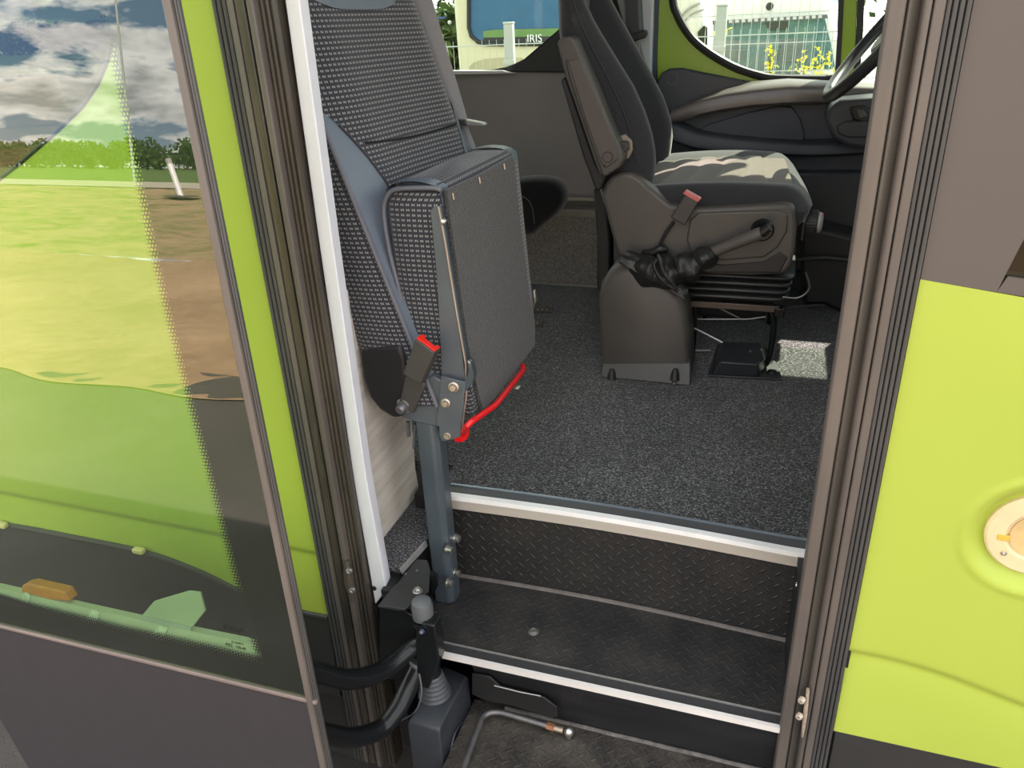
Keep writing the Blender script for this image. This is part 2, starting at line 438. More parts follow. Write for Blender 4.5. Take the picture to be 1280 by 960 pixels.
# ------------------------------------------------------------------ bus shell (the setting)
Z_FLOOR, Z_STEP, Z_WELL, Z_PLAT = .716, .496, .34, .65
XL, XR = -.79, .180         # lime / seal boundaries of the doorway on the near side
def crease(x, z):
    """how far the near body skin sits back (+Y) at x, z: pressed line"""
    zc = .688 if x < 0 else .699-max(0, x-.20)**2*(.9 if x < .355 else 0)-(max(0, x-.355)*.28+(.0216 if x >= .355 else 0))
    d = z-zc
    fd = max(0, min(1, (.60-x)/.12)); s_ = fd*max(0, min(1, (.009-d)/.018)); y = .0075*s_*s_*(3-2*s_)*math.exp(-max(0, -d-.009)/.045)
    return y
def skin(mbx, x0, x1, z0, z1, f, dx=.012, dz=.006, th=.03):
    nx = max(2, int((x1-x0)/dx)); nz = max(2, int((z1-z0)/dz))
    vs = [(x0+(x1-x0)*i/nx, f(x0+(x1-x0)*i/nx, z0+(z1-z0)*j/nz), z0+(z1-z0)*j/nz) for i in range(nx+1) for j in range(nz+1)]
    fs = [(i*(nz+1)+j, (i+1)*(nz+1)+j, (i+1)*(nz+1)+j+1, i*(nz+1)+j+1) for i in range(nx) for j in range(nz)]
    mbx.add(vs, fs, True)
    a, b = Vector((0, th, 0)), None
    # returned edges
    def strip(idx):
        k = len(idx); base = [Vector(vs[i]) for i in idx]
        mbx.add(base+[Vector((p.x, th, p.z)) for p in base], [(i, i+1, k+i+1, k+i) for i in range(k-1)])
    strip([i*(nz+1) for i in range(nx+1)]); strip([j for j in range(nz+1)])
    strip([nx*(nz+1)+j for j in range(nz+1)])
# rear quarter: lime below the window, window corner rounded
mb = MB()
skin(mb, -2.4, XL, .525, 1.20, crease)
mb.prism([(-5, 0, .525), (-2.4, 0, .525), (-2.4, 0, 1.2), (-5, 0, 1.2)], (0, .03, 0))
wc = [P(140, 0, Y=0), P(141, 40, Y=0), P(135, 75, Y=0), P(122, 105, Y=0), P(103, 133, Y=0), P(70, 165, Y=0), P(30, 200, Y=0), P(-10, 231, Y=0), P(-80, 268, Y=0), P(-200, 305, Y=0)]
edge = [Vector((wc[0].x+.035, 0, 2.2))]+wc+[Vector((-5, 0, wc[-1].z))]
# band of lime between z=1.2 and the window outline
poly = [Vector((-5, 0, 1.2)), Vector((XL, 0, 1.2)), Vector((XL, 0, 2.2))]+edge
mb.prism(poly, (0, .03, 0))
mb.prism([(-5, 0, 2.2), (XL, 0, 2.2), (XL, .03, 2.5), (-5, .03, 2.5)], (0, .03, 0))
struct('wall_near_rear', mb, LIME, angle=30)
mb = MB(); mb.prism([p+Vector((-.004, .006, 0)) for p in edge]+[Vector((-5, .006, 2.2))], (0, .006, 0))
struct('window_1', mb, m_glass('dark_privacy_glass_rear', (.05, .06, .055), 1.75))
mb = MB().tube([p+Vector((0, .001, 0)) for p in edge], .004, 8); obj('window_gasket', mb, BLKM, bpy.data.objects['window_1'])
# lower dark skirts
mb = MB(); mb.box((-5, .006, .10), (-.80, .05, .523)); ar = [P(u, v, Y=-.004) for u, v in ((-300, 640), (-120, 646), (0, 656), (90, 672), (180, 691), (250, 716), (312, 746), (360, 762), (410, 773))]
ar, _ = catmull(ar, 4)
mb.prism([(-5, -.004, .30), (-.80, -.004, .30)]+list(reversed(ar))+[Vector((-5, -.004, ar[0].z))], (0, .010, 0))
mb.tube([p+Vector((0, .002, 0)) for p in ar], .006, 8)
struct('trim_1', mb, SKIRT)
mb = MB(); mb.box((XR-.01, .004, .10), (2.2, .05, .521)); struct('trim_2', mb, SKIRT, bevel=.004)
# front: lime door/wing below, dark wrap above
FL = P(1300, 676, Y=0)      # centre of the round flange
def front_y(x, z):
    y = crease(x, z)
    r = math.hypot(x-FL.x, z-FL.z)
    R0, R1 = .066, .086
    if r < R1:
        t = max(0, min(1, (R1-r)/(R1-R0))); y += .016*t*t*(3-2*t)
    elif r < .10: y -= .0025*math.sin(PI*(r-R1)/(.10-R1))
    return y
mb = MB(); skin(mb, XR-.003, .62, .523, 1.19, front_y, .005, .005)
def ztop(x): return 1.312-.14*(x-XR)
mb.prism([(XR-.003, 0, 1.19), (.62, 0, 1.19), (.62, 0, ztop(.62)), (XR-.003, 0, ztop(XR))], (0, .03, 0))
mb.prism([(.62, 0, .523), (2.2, 0, .523), (2.2, 0, 1.15), (.62, 0, ztop(.62))], (0, .03, 0))
struct('wall_near_front', mb, LIME, angle=30)
mb = MB()
mb.prism([(XR-.003, 0, ztop(XR)), (.262, 0, ztop(.26)), (.300, 0, 1.47), (.335, 0, 1.62), (.42, 0, 2.2), (.42, .0, 2.5), (XR-.003, .0, 2.5)], (0, .03, 0))
mb.prism([(.42, 0, 2.2), (.95, 0, 2.2), (.95, 0, 2.5), (.42, 0, 2.5)], (0, .03, 0))
mb.prism([(.262, 0, ztop(.26)), (2.0, 0, 1.10), (2.0, 0, 1.13), (.27, 0, ztop(.26)+.02)], (0, .03, 0))
struct('trim_3', mb, CABPAN)
mb = MB(); mb.prism([(.262, .004, ztop(.26)+.018), (1.9, .004, 1.14), (1.0, .004, 2.2), (.42, .004, 2.2), (.335, .004, 1.62), (.300, .004, 1.47)], (0, .006, 0))
struct('window_2', mb, m_glass('green_tinted_cab_glass', (.30, .38, .35), 1.35))
# round flange
t = thing('round_flange', 'cream round flange with a screw, set in the recess of the lime front panel', 'flange', (FL.x, .0, FL.z))
mb = MB().lathe((FL.x, .016, FL.z), (0, -1, 0), [(.064, 0), (.064, .006), (.061, .009), (.040, .010), (.036, .006), (.010, .005), (.001, .005)], 48)
obj('flange_plate', mb, CREAM, t)
mb = MB().lathe((FL.x, .0095, FL.z), (0, -1, 0), [(.034, 0), (.034, .002), (.001, .002)], 40); obj('flange_centre', mb, CREAM2, t)
sp = P(1255, 692, Y=.005); mb = MB().lathe((sp.x, .008, sp.z), (0, -1, 0), [(.0042, 0), (.004, .0025), (.002, .003), (.0005, .001)], 14); o = obj('screw', mb, CHROME, t)
sp = P(1255, 673, Y=.005); mb = MB().box((sp.x-.008, .0045, sp.z-.004), (sp.x+.007, .0075, sp.z+.005)); o = obj('paint_mark', mb, mat('ochre_mark', (.70, .42, .06), .6), t, bevel=.001); o['label'] = 'ochre paint dab'

# ---- roof, far wall, front and rear
mb = MB(); mb.box((-5, 0, 2.48), (1.30, 1.80, 2.56)); struct('ceiling', mb, mat('ceiling_lining', (.45, .45, .44), .8))
mb = MB(); mb.box((-5, 0, .3), (-4.96, 1.8, 1.3)); mb.box((-5, 0, 2.0), (-4.96, 1.8, 2.5)); struct('wall_rear', mb, WALLG)
YW = 1.75
sl = P(600, 89, Y=YW)
ZS = sl.z
mb = MB()
mb.box((-5, YW, .30), (P(818, 60, Y=YW).x, YW+.05, ZS))
struct('wall_far', mb, WALLG)
# black window trim with the rising corner
q = lambda u, v, y=YW-.01: P(u, v, Y=y)
mb = MB()
mb.prism([q(560, 91), q(616, 87), q(636, 83), q(655, 74), q(697, 38), q(730, 2), q(760, -60), q(806, -60), q(806, 92), q(640, 90)], (0, .012, 0))
struct('trim_4', mb, BLKM)
mb = MB(); mb.prism([q(630, 89, YW-.012), q(634, 83, YW-.012), q(657, 75, YW-.012), q(700, 38, YW-.012), q(765, -20, YW-.012), q(765, 89, YW-.012)], (0, .01, 0))
struct('trim_5', mb, mat('dark_grey_corner_cover', (.050, .048, .054), .6, bscale=500, bstr=.1), bevel=.003)
mb = MB(); mb.prism([q(540, 93.5, YW-.03), q(643, 91.5, YW-.03), q(628, 88.3, YW-.03), q(540, 88.8, YW-.03)], (0, .03, 0)); struct('trim_6', mb, WHITE)
mb = MB(); mb.box((-5, YW+.02, ZS), (q(790, 0).x, YW+.026, 2.2)); struct('window_3', mb, GLASS_CLR)
mb = MB(); mb.box((-5, YW, 2.2), (1.35, YW+.05, 2.5)); mb.box((.50, YW+.0, 1.75), (1.3, YW+.05, 2.2)); mb.box((.10, YW, 1.94), (.28, YW+.05, 2.2)); mb.box((.28, YW, 2.12), (.5, YW+.05, 2.2)); mb.box((-.43, YW, 2.12), (.10, YW+.05, 2.2)); mb.box((-.43, YW+.03, 1.80), (.07, YW+.05, 2.12)); mb.box((-1.75, YW, ZS), (-1.68, YW+.04, 2.2)); mb.box((-3.2, YW, ZS), (-3.1, YW+.04, 2.2)); struct('wall_far_header_sun_blocks', mb, WALLG)  # header plus unseen pieces added below it to block stray sun
# pale pillar behind the driver with the belt
mb = MB(); x0, x1 = P(797, 40, Y=1.70).x, P(817, 40, Y=1.70).x
mb.box((x0-.03, 1.68, .72), (x1, 1.74, 2.5)); struct('trim_7', mb, mat('pale_pillar_cover', (.50, .52, .55), .5), bevel=.008)
mb = MB(); mb.box((x1+.001, 1.70, 1.2), (x1+.012, 1.76, 2.5)); struct('trim_8', mb, mat('navy_door_rubber', (.03, .045, .07), .5))

# ---- floor
def floor_edge(x):   # bowed front edge of the cab floor
    ul = P(555, 640, Z=Z_FLOOR); 
    t = (x+.62)/.70
    return .226+.012*math.sin(PI*max(0, min(1, t)))-.006*t
mb = MB()
xs = [-.64+.74*i/16 for i in range(17)]
pl = [(x, floor_edge(x)+.004, Z_FLOOR) for x in xs]+[(2.0, floor_edge(.1), Z_FLOOR), (2.0, YW, Z_FLOOR), (-5, YW, Z_FLOOR), (-5, .34, Z_FLOOR), (-.64, .34, Z_FLOOR)]
mb.prism(pl, (0, 0, -.03)); struct('floor', mb, CARPET)
mb = MB(); mb.box((-5, .05, .30), (-.645, .33, .635)); mb.box((-.70, .25, .30), (-.60, .34, Z_FLOOR-.031))
struct('floor_understructure', mb, DARKV)
# carpeted low shelf beside the doorway
t = thing('carpet_shelf', 'low shelf covered with black speckled carpet behind the seat post', 'shelf', (-.65, .2, Z_PLAT-.02))
A = [P(486, 729, Z=Z_PLAT), P(476, 683, Z=Z_PLAT), P(522, 612, Z=Z_PLAT), P(534, 640, Z=Z_PLAT), P(531, 676, Z=Z_PLAT)]
A[0].y = .046
A = [A[0], Vector((A[0].x-.03, A[0].y, Z_PLAT)), Vector((-.73, .09, Z_PLAT)), Vector((-.73, .34, Z_PLAT)), Vector((A[4].x+.01, .34, Z_PLAT)), A[4]]
mb = MB().prism(A, (0, 0, -.010)); obj('carpet_top', mb, CARPET, t)
mb = MB(); n_ = (A[5]-A[0]).normalized(); mb.prism([A[0]+Vector((.001, 0, .001)), A[5]+Vector((.001, 0, .001)), A[5]+Vector((.005, 0, -.012)), A[0]+Vector((.005, 0, -.012))], (.001, 0, 0)); obj('metal_edging', mb, ALU, t)
# pale wooden board under the seat
PXw = -.718
brd = [P(516, 540, X=PXw), P(519, 585, X=PXw), P(524, 613, X=PXw), P(476, 684, X=PXw), Vector((PXw, .055, Z_PLAT)), Vector((PXw, .04, 1.2)), Vector((PXw, .33, 1.2))]
brd[3].z = brd[2].z = Z_PLAT+.001
struct('wall_behind_seat', MB().prism(brd, (-.02, 0, 0)), WOOD)

# ---- far floor box and rails behind the folding seat
bx = P(748, 300, Y=1.66).x
t = thing('floor_box', 'grey speckled floor box along the far wall behind the folding seat', 'box', (-.9, 1.7, Z_FLOOR))
ztopb = P(720, 271, Y=1.66).z
obj('box_body', MB().box((-2.6, 1.66, Z_FLOOR), (bx+.03, YW-.002, ztopb)), SPECK, t, bevel=.003)
zt2 = P(720, 262, Y=1.655).z
obj('top_rail', MB().box((-2.6, 1.652, ztopb), (bx+.03, YW-.002, zt2)), mat('taupe_metal_rail', (.26, .235, .215), .45, .3), t, bevel=.002)
z3 = P(720, 248, Y=YW).z
t2 = MB().box((-2.6, YW-.035, zt2), (bx+.06, YW-.001, z3)); obj('recessed_strip', t2, mat('grey_duct_strip', (.13, .125, .12), .5), t)
obj('upper_rail', MB().box((-2.6, YW-.045, z3), (bx+.06, YW-.001, z3+.012)), mat('light_rail', (.38, .36, .33), .4, .4), t, bevel=.002)
zb = P(700, 360, Y=1.655).z
obj('base_edging', MB().box((-2.6, 1.650, Z_FLOOR+.001), (bx+.03, 1.659, Z_FLOOR+.008)), ALU, t)

# ---- steps
t = thing('entry_step', 'black chequered entry step between cab floor and lower well', 'step', (-.25, .1, Z_WELL))
xs = [-.64+.77*i/18 for i in range(19)]
# nosing of the floor: rubber strip on top, bright nose, beige face
def nosing(name, sec, m_, par, xa=-.612, xb=.125, fe=floor_edge):
    k = 18; loops = []
    for i in range(k+1):
        x = xa+(xb-xa)*i/k; y = fe(x)
        loops.append([(x, y+a, b) for a, b in sec])
    return obj(name, MB().loft(loops, True, True, None, False), m_, par)
t3 = thing('floor_nosing', 'bowed aluminium and rubber edge strip along the cab floor above the step', 'edge strip', (-.25, floor_edge(-.2), Z_FLOOR))
nosing('rubber_strip', [(.000, .7205), (.030, .7205), (.030, .7170), (.000, .7165)], mat('grey_rubber_strip', (.075, .075, .078), .5), t3)
nosing('thin_rim', [(.029, .7235), (.034, .7235), (.034, .7165), (.029, .7165)], mat('steel_rim', (.25, .29, .33), .35, .5), t3)
nosing('bright_nose', [(-.012, .7215), (.001, .7225), (.001, .712), (-.012, .711)], mat('bright_aluminium', (.93, .92, .90), .4, .1), t3)
nosing('beige_face', [(-.011, .7125), (-.004, .7125), (-.004, .688), (-.010, .688)], ALUB, t3)
# riser
def riser_y(x): return floor_edge(x)+.006
k = 18; loops = []; uvs = []
for i in range(k+1):
    x = -.64+.775*i/k
    loops.append([(x, riser_y(x), Z_STEP), (x, riser_y(x), .70), (x, riser_y(x)+.01, .70), (x, riser_y(x)+.01, Z_STEP)])
obj('riser', MB().loft(loops, True, True, None, False), RISER, t)
obj('corner_fillet', MB().tube([(-.64+.775*i/18, riser_y(-.64+.775*i/18)-.003, Z_STEP+.001) for i in range(19)], .0055, 8), mat('dusty_corner_bead', (.15, .13, .115), .7, var=.3, vscale=(30, 30, 30)), t)
Y1 = lambda x: .002+.006*(x+.3)
ft = [(x, Y1(x)+.028, Z_STEP) for x in xs]+[(.133, .25, Z_STEP), (-.64, .25, Z_STEP)]
obj('tread', MB().prism(ft, (0, 0, -.02)), TREAD, t)
nosing('nosing_strip', [(.004, Z_STEP+.0015), (.026, Z_STEP+.0015), (.026, Z_STEP-.01), (.004, Z_STEP-.01)], mat('grit_nosing', (.035, .035, .035), .75, bscale=900, bstr=.8, var=.3, vscale=(300, 300, 300)), t, -.575, .125, Y1)
nosing('thin_metal_line', [(.0265, Z_STEP+.0035), (.0300, Z_STEP+.0035), (.0300, Z_STEP-.001), (.0265, Z_STEP-.001)], ALU, t, -.575, .125, Y1)
nosing('bright_edge', [(-.002, Z_STEP+.002), (.005, Z_STEP+.003), (.005, Z_STEP-.010), (-.002, Z_STEP-.010)], mat('bright_worn_edge', (.90, .86, .80), .35, .3), t, -.575, .125, Y1)
b = P(667, 790, Z=Z_STEP); obj('tread_bolt', MB().lathe(b, (0, 0, 1), [(.011, 0), (.011, .0015), (.008, .003), (.007, .006), (.004, .006), (.003, .004)], 18), mat('dull_bolt', (.20, .19, .17), .5, .5), t)
b = P(997, 730, Y=.2); 
# lower riser and well floor
t4 = thing('lower_well', 'dark scuffed well floor below the entry step, at the bottom of the doorway', 'step', (-.2, -.05, Z_WELL))
obj('lower_riser', MB().prism([(-.49, .014, Z_STEP-.012), (.125, .018, Z_STEP-.012), (.125, .042, Z_WELL), (-.47, .040, Z_WELL)], (0, .01, 0)), mat('dark_riser_sheet', (.016, .016, .017), .38, var=.4, vscale=(3, 3, 25)), t4)
obj('well_floor', MB().prism([(-.50, -.16, Z_WELL), (.16, -.16, Z_WELL), (.16, .044, Z_WELL), (-.50, .044, Z_WELL)], (0, 0, -.02)), m_tread('scuffed_well_tread', (.020, .019, .018), (.05, .05, .05), .019, .35, .7), t4)
obj('weld_bead', MB().tube([(-.43+.056*i, .037+.001*(i % 2), Z_WELL+.003) for i in range(11)], .0045, 8), mat('dusty_weld', (.12, .11, .10), .7, var=.4, vscale=(60, 60, 60)), t4)
pr = [P(590, 842, Y=.012), P(612, 846, Y=.012), P(625, 858, Y=.012), P(680, 872, Y=.012), P(696, 884, Y=.012), P(697, 896, Y=.012), P(688, 898, Y=.012), P(640, 882, Y=.012), P(606, 876, Y=.012), P(590, 868, Y=.012)]
obj('torn_flap', MB().prism(pr, (0, .004, 0)), mat('dark_torn_sheet', (.013, .013, .013), .45), t4, bevel=.001)
pts = [P(618, 857, Y=.004), P(650, 865, Y=.004), P(676, 870, Y=.004)]; obj('flap_edge', MB().tube(pts, .0012, 6), mat('pale_edge', (.4, .38, .36), .5), t4)
# side sheets that close the step well, black behind
mb = MB(); mb.box((.100, .035, .2), (.112, .26, .712)); mb.box((-.66, .0, .2), (-.64, .3, .63)); mb.box((-.64, .27, .2), (.13, .29, .68)); struct('trim_9', mb, mat('black_step_side', (.014, .014, .015), .5))
sc_ = P(995, 731, X=.099); obj('side_screw', MB().lathe((.1, sc_.y, sc_.z), (-1, 0, 0), [(.005, 0), (.004, .002), (.001, .0025)], 14), CHROME, bpy.data.objects['trim_9'])
mb = MB(); mb.box((-5, .06, .20), (-.66, .3, .60)); mb.box((-.66, .05, .1), (2.2, 1.7, .30)); struct('underbody', mb, DARKV)

# ---- doorway profiles (left and right)
def extrude_z(name, sec, m_, z0, z1, par=None, **k):
    return obj(name, MB().prism([(x, y, z0) for x, y in sec], (0, 0, z1-z0)), m_, par, **k)
def ribs(x0, x1, n, y0, h, back=.02):
    pts = []
    for i in range(n):
        a, b = x0+(x1-x0)*i/n, x0+(x1-x0)*(i+1)/n; w = b-a
        pts += [(a, y0), (a+w*.18, y0-h*.8), (a+w*.5, y0-h), (a+w*.82, y0-h*.8)]
    pts += [(x1, y0), (x1, back), (x0, back)]
    return pts
LP = thing('door_seal', 'worn black ribbed door seal profile on the left side of the doorway', 'door seal', (-.73, 0, .12))
zA, zB = .12, 2.48
extrude_z('ribbed_seal', ribs(-.790, -.764, 3, -.004, .007), RUB, zA, zB, LP)
extrude_z('flat_lip', [(-.764, -.010), (-.752, -.013), (-.750, .01), (-.764, .02)], TAUPE, zA, zB, LP, bevel=.002)
extrude_z('gloss_channel', [(-.752, -.002), (-.749, -.012), (-.735, -.009), (-.733, .02), (-.752, .02)], RUBS, zA, zB, LP, bevel=.002)
extrude_z('brown_lip', [(-.734, -.004), (-.728, -.014), (-.718, -.014), (-.716, .02), (-.734, .02)], TAUPE, zA, zB, LP, bevel=.003)
extrude_z('inner_ribs', ribs(-.717, -.690, 3, .004, .006, .04), RUBS, zA, zB, LP)
t = thing('latch_plate', 'small steel latch with two bolt heads on the left door seal', 'latch', (-.72, 0, .62))
for (u, v) in ((437, 712), (441, 736)):
    c = P(u, v, Y=-.016); obj('bolt_head', bolt(MB(), c, (.25, -1, .1), .0065, .008, False), CHROME, t)
c0, c1 = P(433, 700, Y=-.012), P(442, 752, Y=-.012)
obj('plate', MB().tube([c0, (c0+c1)/2+Vector((0, -.004, 0)), c1], [.006, .010, .004], 12, 4), RUBS, t)
# white inner post
w = lambda y: (P(355+7, 0, Y=y), P(470-6, 745, Y=y))
mb = MB(); yl = .012
poly = [P(352, -30, Y=yl), P(369, -30, Y=yl), P(374, 0, Y=yl), P(415, 300, Y=yl), P(458, 600, Y=yl), P(483, 738, Y=yl), P(469, 756, Y=yl), P(442, 600, Y=yl), P(398, 300, Y=yl)]
struct('trim_10', MB().prism(poly, (-.004, .03, 0)), WHITE, bevel=.002)
c = P(468, 735, Y=yl-.001); obj('rubber_plug', MB().lathe(c, (0, -1, 0), [(.0048, 0), (.0045, .003), (.002, .0035)], 16), BLKM, bpy.data.objects['trim_10'])

RP = thing('door_frame', 'taupe grooved door frame profile on the right side of the doorway', 'door frame', (.14, 0, .12))
extrude_z('inner_lip', [(.0925, .010), (.095, -.001), (.112, -.003), (.114, .04), (.098, .05)], TAUPE, zA, zB, RP, bevel=.002)
extrude_z('dark_groove', [(.1125, .002), (.1145, -.006), (.1185, -.004), (.128, .004), (.130, .04), (.1125, .04)], ALU_D, zA, zB, RP, bevel=.0015)
extrude_z('rounded_lip', [(.127, .004), (.129, -.011), (.136, -.013), (.1375, .02), (.127, .03)], TAUPE, zA, zB, RP, bevel=.003)
extrude_z('flat_channel', [(.137, -.004), (.1385, -.011), (.150, -.008), (.152, .02), (.137, .03)], TAUPE, zA, zB, RP, bevel=.002)
extrude_z('outer_ribs', ribs(.150, .176, 4, -.001, .006), RUB, zA, zB, RP)
extrude_z('joint_gap', [(.1755, .004), (.181, .004), (.181, .02), (.1755, .02)], BLKM, zA, zB, RP)
t = thing('door_striker', 'dirty cream steel striker with two bolts low on the right door frame', 'striker', (.12, -.01, .5))
c0, c1 = P(1010, 862, Y=-.018), P(1003, 920, Y=-.016)
obj('striker_plate', MB().tube([c0, c0*.5+c1*.5+Vector((0, -.003, 0)), c1], [.0045, .006, .003], 10, 3, flat=.6), mat('dirty_cream_steel', (.42, .34, .26), .55, .2, var=.25, vscale=(80, 80, 80)), t)
for u, v in ((1004, 873), (1001, 893)): obj('bolt_head', bolt(MB(), P(u, v, Y=-.022), (-.5, -1, 0), .0055, .008, False), mat('cream_bolt', (.55, .47, .38), .5, .3), t)
# ------------------------------------------------------------------ opened door leaf
EPS = math.radians(5.0)
LN = Vector((0, -math.cos(EPS), math.sin(EPS))); LP0 = Vector((0, -.30, .9))
def Lf(u, v, off=0.0):       # off > 0 : towards the bus
    d = ray(u, v); p0 = LP0-LN*off
    return CAM+d*((p0-CAM).dot(LN)/d.dot(LN))
def Lx(x, z, off=0.0):
    p0 = LP0-LN*off
    y = p0.y+(z-p0.z)*LN.z/(-LN.y)
    return Vector((x, y, z))
top_r, bot_r = Lf(221, 0), Lf(413, 958)
def xr(z, top=top_r, bot=bot_r): return bot.x+(top.x-bot.x)*(z-bot.z)/(top.z-bot.z)
zt, zb_ = 2.15, .20
leaf = thing('bus_door', 'opened bus door leaf with large tinted glass, parked in front of the lime side', 'door', (-1.0, -.32, .2))
iv = LN*(-1)   # inward
WL = .80
# lower panel
sA, sB = Lf(0, 782), Lf(389, 876)
def seam_z(x): return sA.z+(sB.z-sA.z)*(x-sA.x)/(sB.x-sA.x)
def leaf_poly(pts, off, th, m_, name, par=leaf, **k):
    return obj(name, MB().prism([p-LN*off for p in pts], iv*th), m_, par, **k)
eR = .012
lowL = lambda z: xr(z)-WL
bl = Lf(33, 960)                       # rear lower edge of the leaf
low_left_top = Lf(-6, 893)
p_low = [Lx(xr(seam_z(sB.x))-.019, seam_z(sB.x)-.004), Lx(xr(zb_)-.019, zb_)]
dl = (bl-low_left_top).normalized()
Lc = low_left_top+dl*((zb_-low_left_top.z)/dl.z)
Lt = low_left_top-dl*.25*1.0
zl = Lt.z
p_low += [Lc, low_left_top, Lx(low_left_top.x-.02, seam_z(low_left_top.x-.02)-.004)]
leaf_poly(p_low, .002, .012, LEAFP, 'lower_panel', bevel=.003)
leaf_poly([Lx(low_left_top.x-.02, seam_z(low_left_top.x-.02)+.002), Lx(xr(.42)-.019, seam_z(xr(.42)-.019)+.002), Lx(xr(.42)-.019, seam_z(xr(.42)-.019)-.005), Lx(low_left_top.x-.02, seam_z(low_left_top.x-.02)-.005)], -.002, .012, BEAD, 'seam_bead', bevel=.0015)
# edge profile
def edgestrip(dx0, dx1, off, th, m_, name, bev=.002):
    pts = [Lx(xr(zb_)+dx0, zb_), Lx(xr(zt)+dx0, zt), Lx(xr(zt)+dx1, zt), Lx(xr(zb_)+dx1, zb_)]
    return leaf_poly(pts, off, th, m_, name, bevel=bev)
edgestrip(-.0195, -.0078, -.003, .012, TAUPE, 'edge_profile', .002)
edgestrip(-.0082, -.004, .002, .007, RUB, 'edge_seal')
edgestrip(-.0044, -.001, .003, .006, RUB, 'edge_seal')
# glazing: outer pane, printed border, dotted fade
fr = [(127, -40), (128, 0), (150, 100), (170, 200), (190, 300), (213, 400), (238, 500), (265, 600), (290, 700), (312, 780), (327, 832)]
frp = [Lf(u, v) for u, v in fr]
zs_ = lambda p: p
pane = [Lx(xr(seam_z(sB.x))-.019, seam_z(sB.x)+.001), Lx(xr(zt)-.019, zt), Lx(low_left_top.x-.05, zt), Lx(low_left_top.x-.02, seam_z(low_left_top.x-.02)+.001)]
leaf_poly(pane, .000, .004, GLASS_DOOR, 'glass_pane')
# bottom boundary of the clear field
cb = [(327, 834), (250, 815), (150, 793), (60, 770), (0, 755), (-60, 739), (-135, 720)]
cbp = [Lf(u, v) for u, v in cb]
topf = Lx(frp[0].x-.06*0, 0) if False else None
dtop = (frp[1]-frp[3]).normalized(); ftop = frp[1]+dtop*((zt-frp[1].z)/dtop.z)
frit_r = [Lx(xr(seam_z(sB.x))-.019, seam_z(sB.x)+.001), Lx(xr(zt)-.019, zt), ftop]+frp[1:]
# right border and bottom border as two strips, meeting at the corner
leaf_poly(frit_r, .0065, .001, FRIT, 'printed_border')
cbl = Lx(low_left_top.x-.02, cbp[-1].z+.02)
frit_b = [frp[-1], Lx(xr(seam_z(sB.x))-.019, seam_z(sB.x)+.001), Lx(low_left_top.x-.02, seam_z(low_left_top.x-.02)+.001), cbl]+list(reversed(cbp))
leaf_poly(frit_b, .0065, .001, FRIT, 'printed_border')
def fade(line, side, name):
    mb = MB(); vs = []; uvs = []; s = 0; prev = None
    for i, p in enumerate(line):
        if prev is not None: s += (p-prev).length
        a = line[max(i-1, 0)]; b = line[min(i+1, len(line)-1)]
        t = (b-a).normalized(); n = t.cross(LN).normalized()*side
        vs += [p-LN*.0068, p+n*.022-LN*.0068]; uvs += [(0.0, s), (.022, s)]; prev = p
    fs = [(2*i, 2*i+1, 2*i+3, 2*i+2) for i in range(len(line)-1)]
    mb.add(vs, fs, False, uvs); return obj(name, mb, DOTS, leaf)
def left_of(line):      # pick the side pointing to the glass field
    t = (line[-1]-line[0]).normalized(); n = t.cross(LN).normalized()
    return n
ref = Lf(60, 500)
l1 = [ftop]+frp[1:]
n = left_of(l1); fade(l1, 1 if (ref-l1[5]).dot(n) > 0 else -1, 'dotted_fade')
n = left_of(cbp); fade(cbp, 1 if (ref-cbp[2]).dot(n) > 0 else -1, 'dotted_fade')
# inner rail seen through the bottom of the glass
st = [Lf(-125, 708, .012), Lf(0, 735, .012), (Lf(100, 758, .012)), Lf(230, 787, .012), Lf(322, 806, .012), Lf(340, 845, .012), Lf(0, 770, .012), Lf(-125, 738, .012)]
obj('inner_rail', MB().prism(st, iv*.012), PALE, leaf)
for (u, v, w_) in ((27, 752, 13), (110, 774, 17), (193, 793, 19)):
    pts = [Lf(u-w_/2, v+8, .0105), Lf(u+w_*.35, v-12, .0105), Lf(u+w_*.9, v-8, .0105), Lf(u+w_*.3, v+14, .0105)]
    o = obj('tape_patch', MB().prism(pts, iv*.0008), TAPE, leaf)
pts = [Lf(26, 740, .012), Lf(27, 732, .012), Lf(36, 730, .012), Lf(80, 740, .012), Lf(87, 752, .012), Lf(60, 750, .012)]
o = obj('orange_block', MB().prism(pts, iv*.02), ORANGE, leaf, bevel=.003)
pts = [Lf(175, 772, .012), Lf(192, 752, .012), Lf(236, 739, .012), Lf(250, 741, .012), Lf(256, 764, .012), Lf(239, 786, .012)]
o = obj('support_plate', MB().prism(pts, iv*.004), mat('pale_plate_paint', (.42, .46, .42), .5), leaf, bevel=.001)
pts = [Lf(174, 774, .010), Lf(176, 770, .010), Lf(239, 784, .010), Lf(238, 789, .010)]
o = obj('plate_foot', MB().prism(pts, iv*.006), mat('plate_foot_grey', (.5, .54, .6), .4, .3), leaf)
# edge strip of the body light blocks (cream clips on the lime edge, behind the glass)
for nm, (u, v) in (('a', (174, 688)), ('b', (3, 656))):
    c = P(u, v, Y=-.010)
    o = obj('edge_clip', MB().box((c.x-.014, -.018, c.z-.006), (c.x+.014, -.004, c.z+.006)), mat('cream_foam', (.72, .60, .30), .7), None, bevel=.003)
    tag(o, 'cream foam clip on the lower lime edge, '+('nearer the doorway' if nm == 'a' else 'cut by the left picture border'), 'clip', 'foam clips on the lime edge')
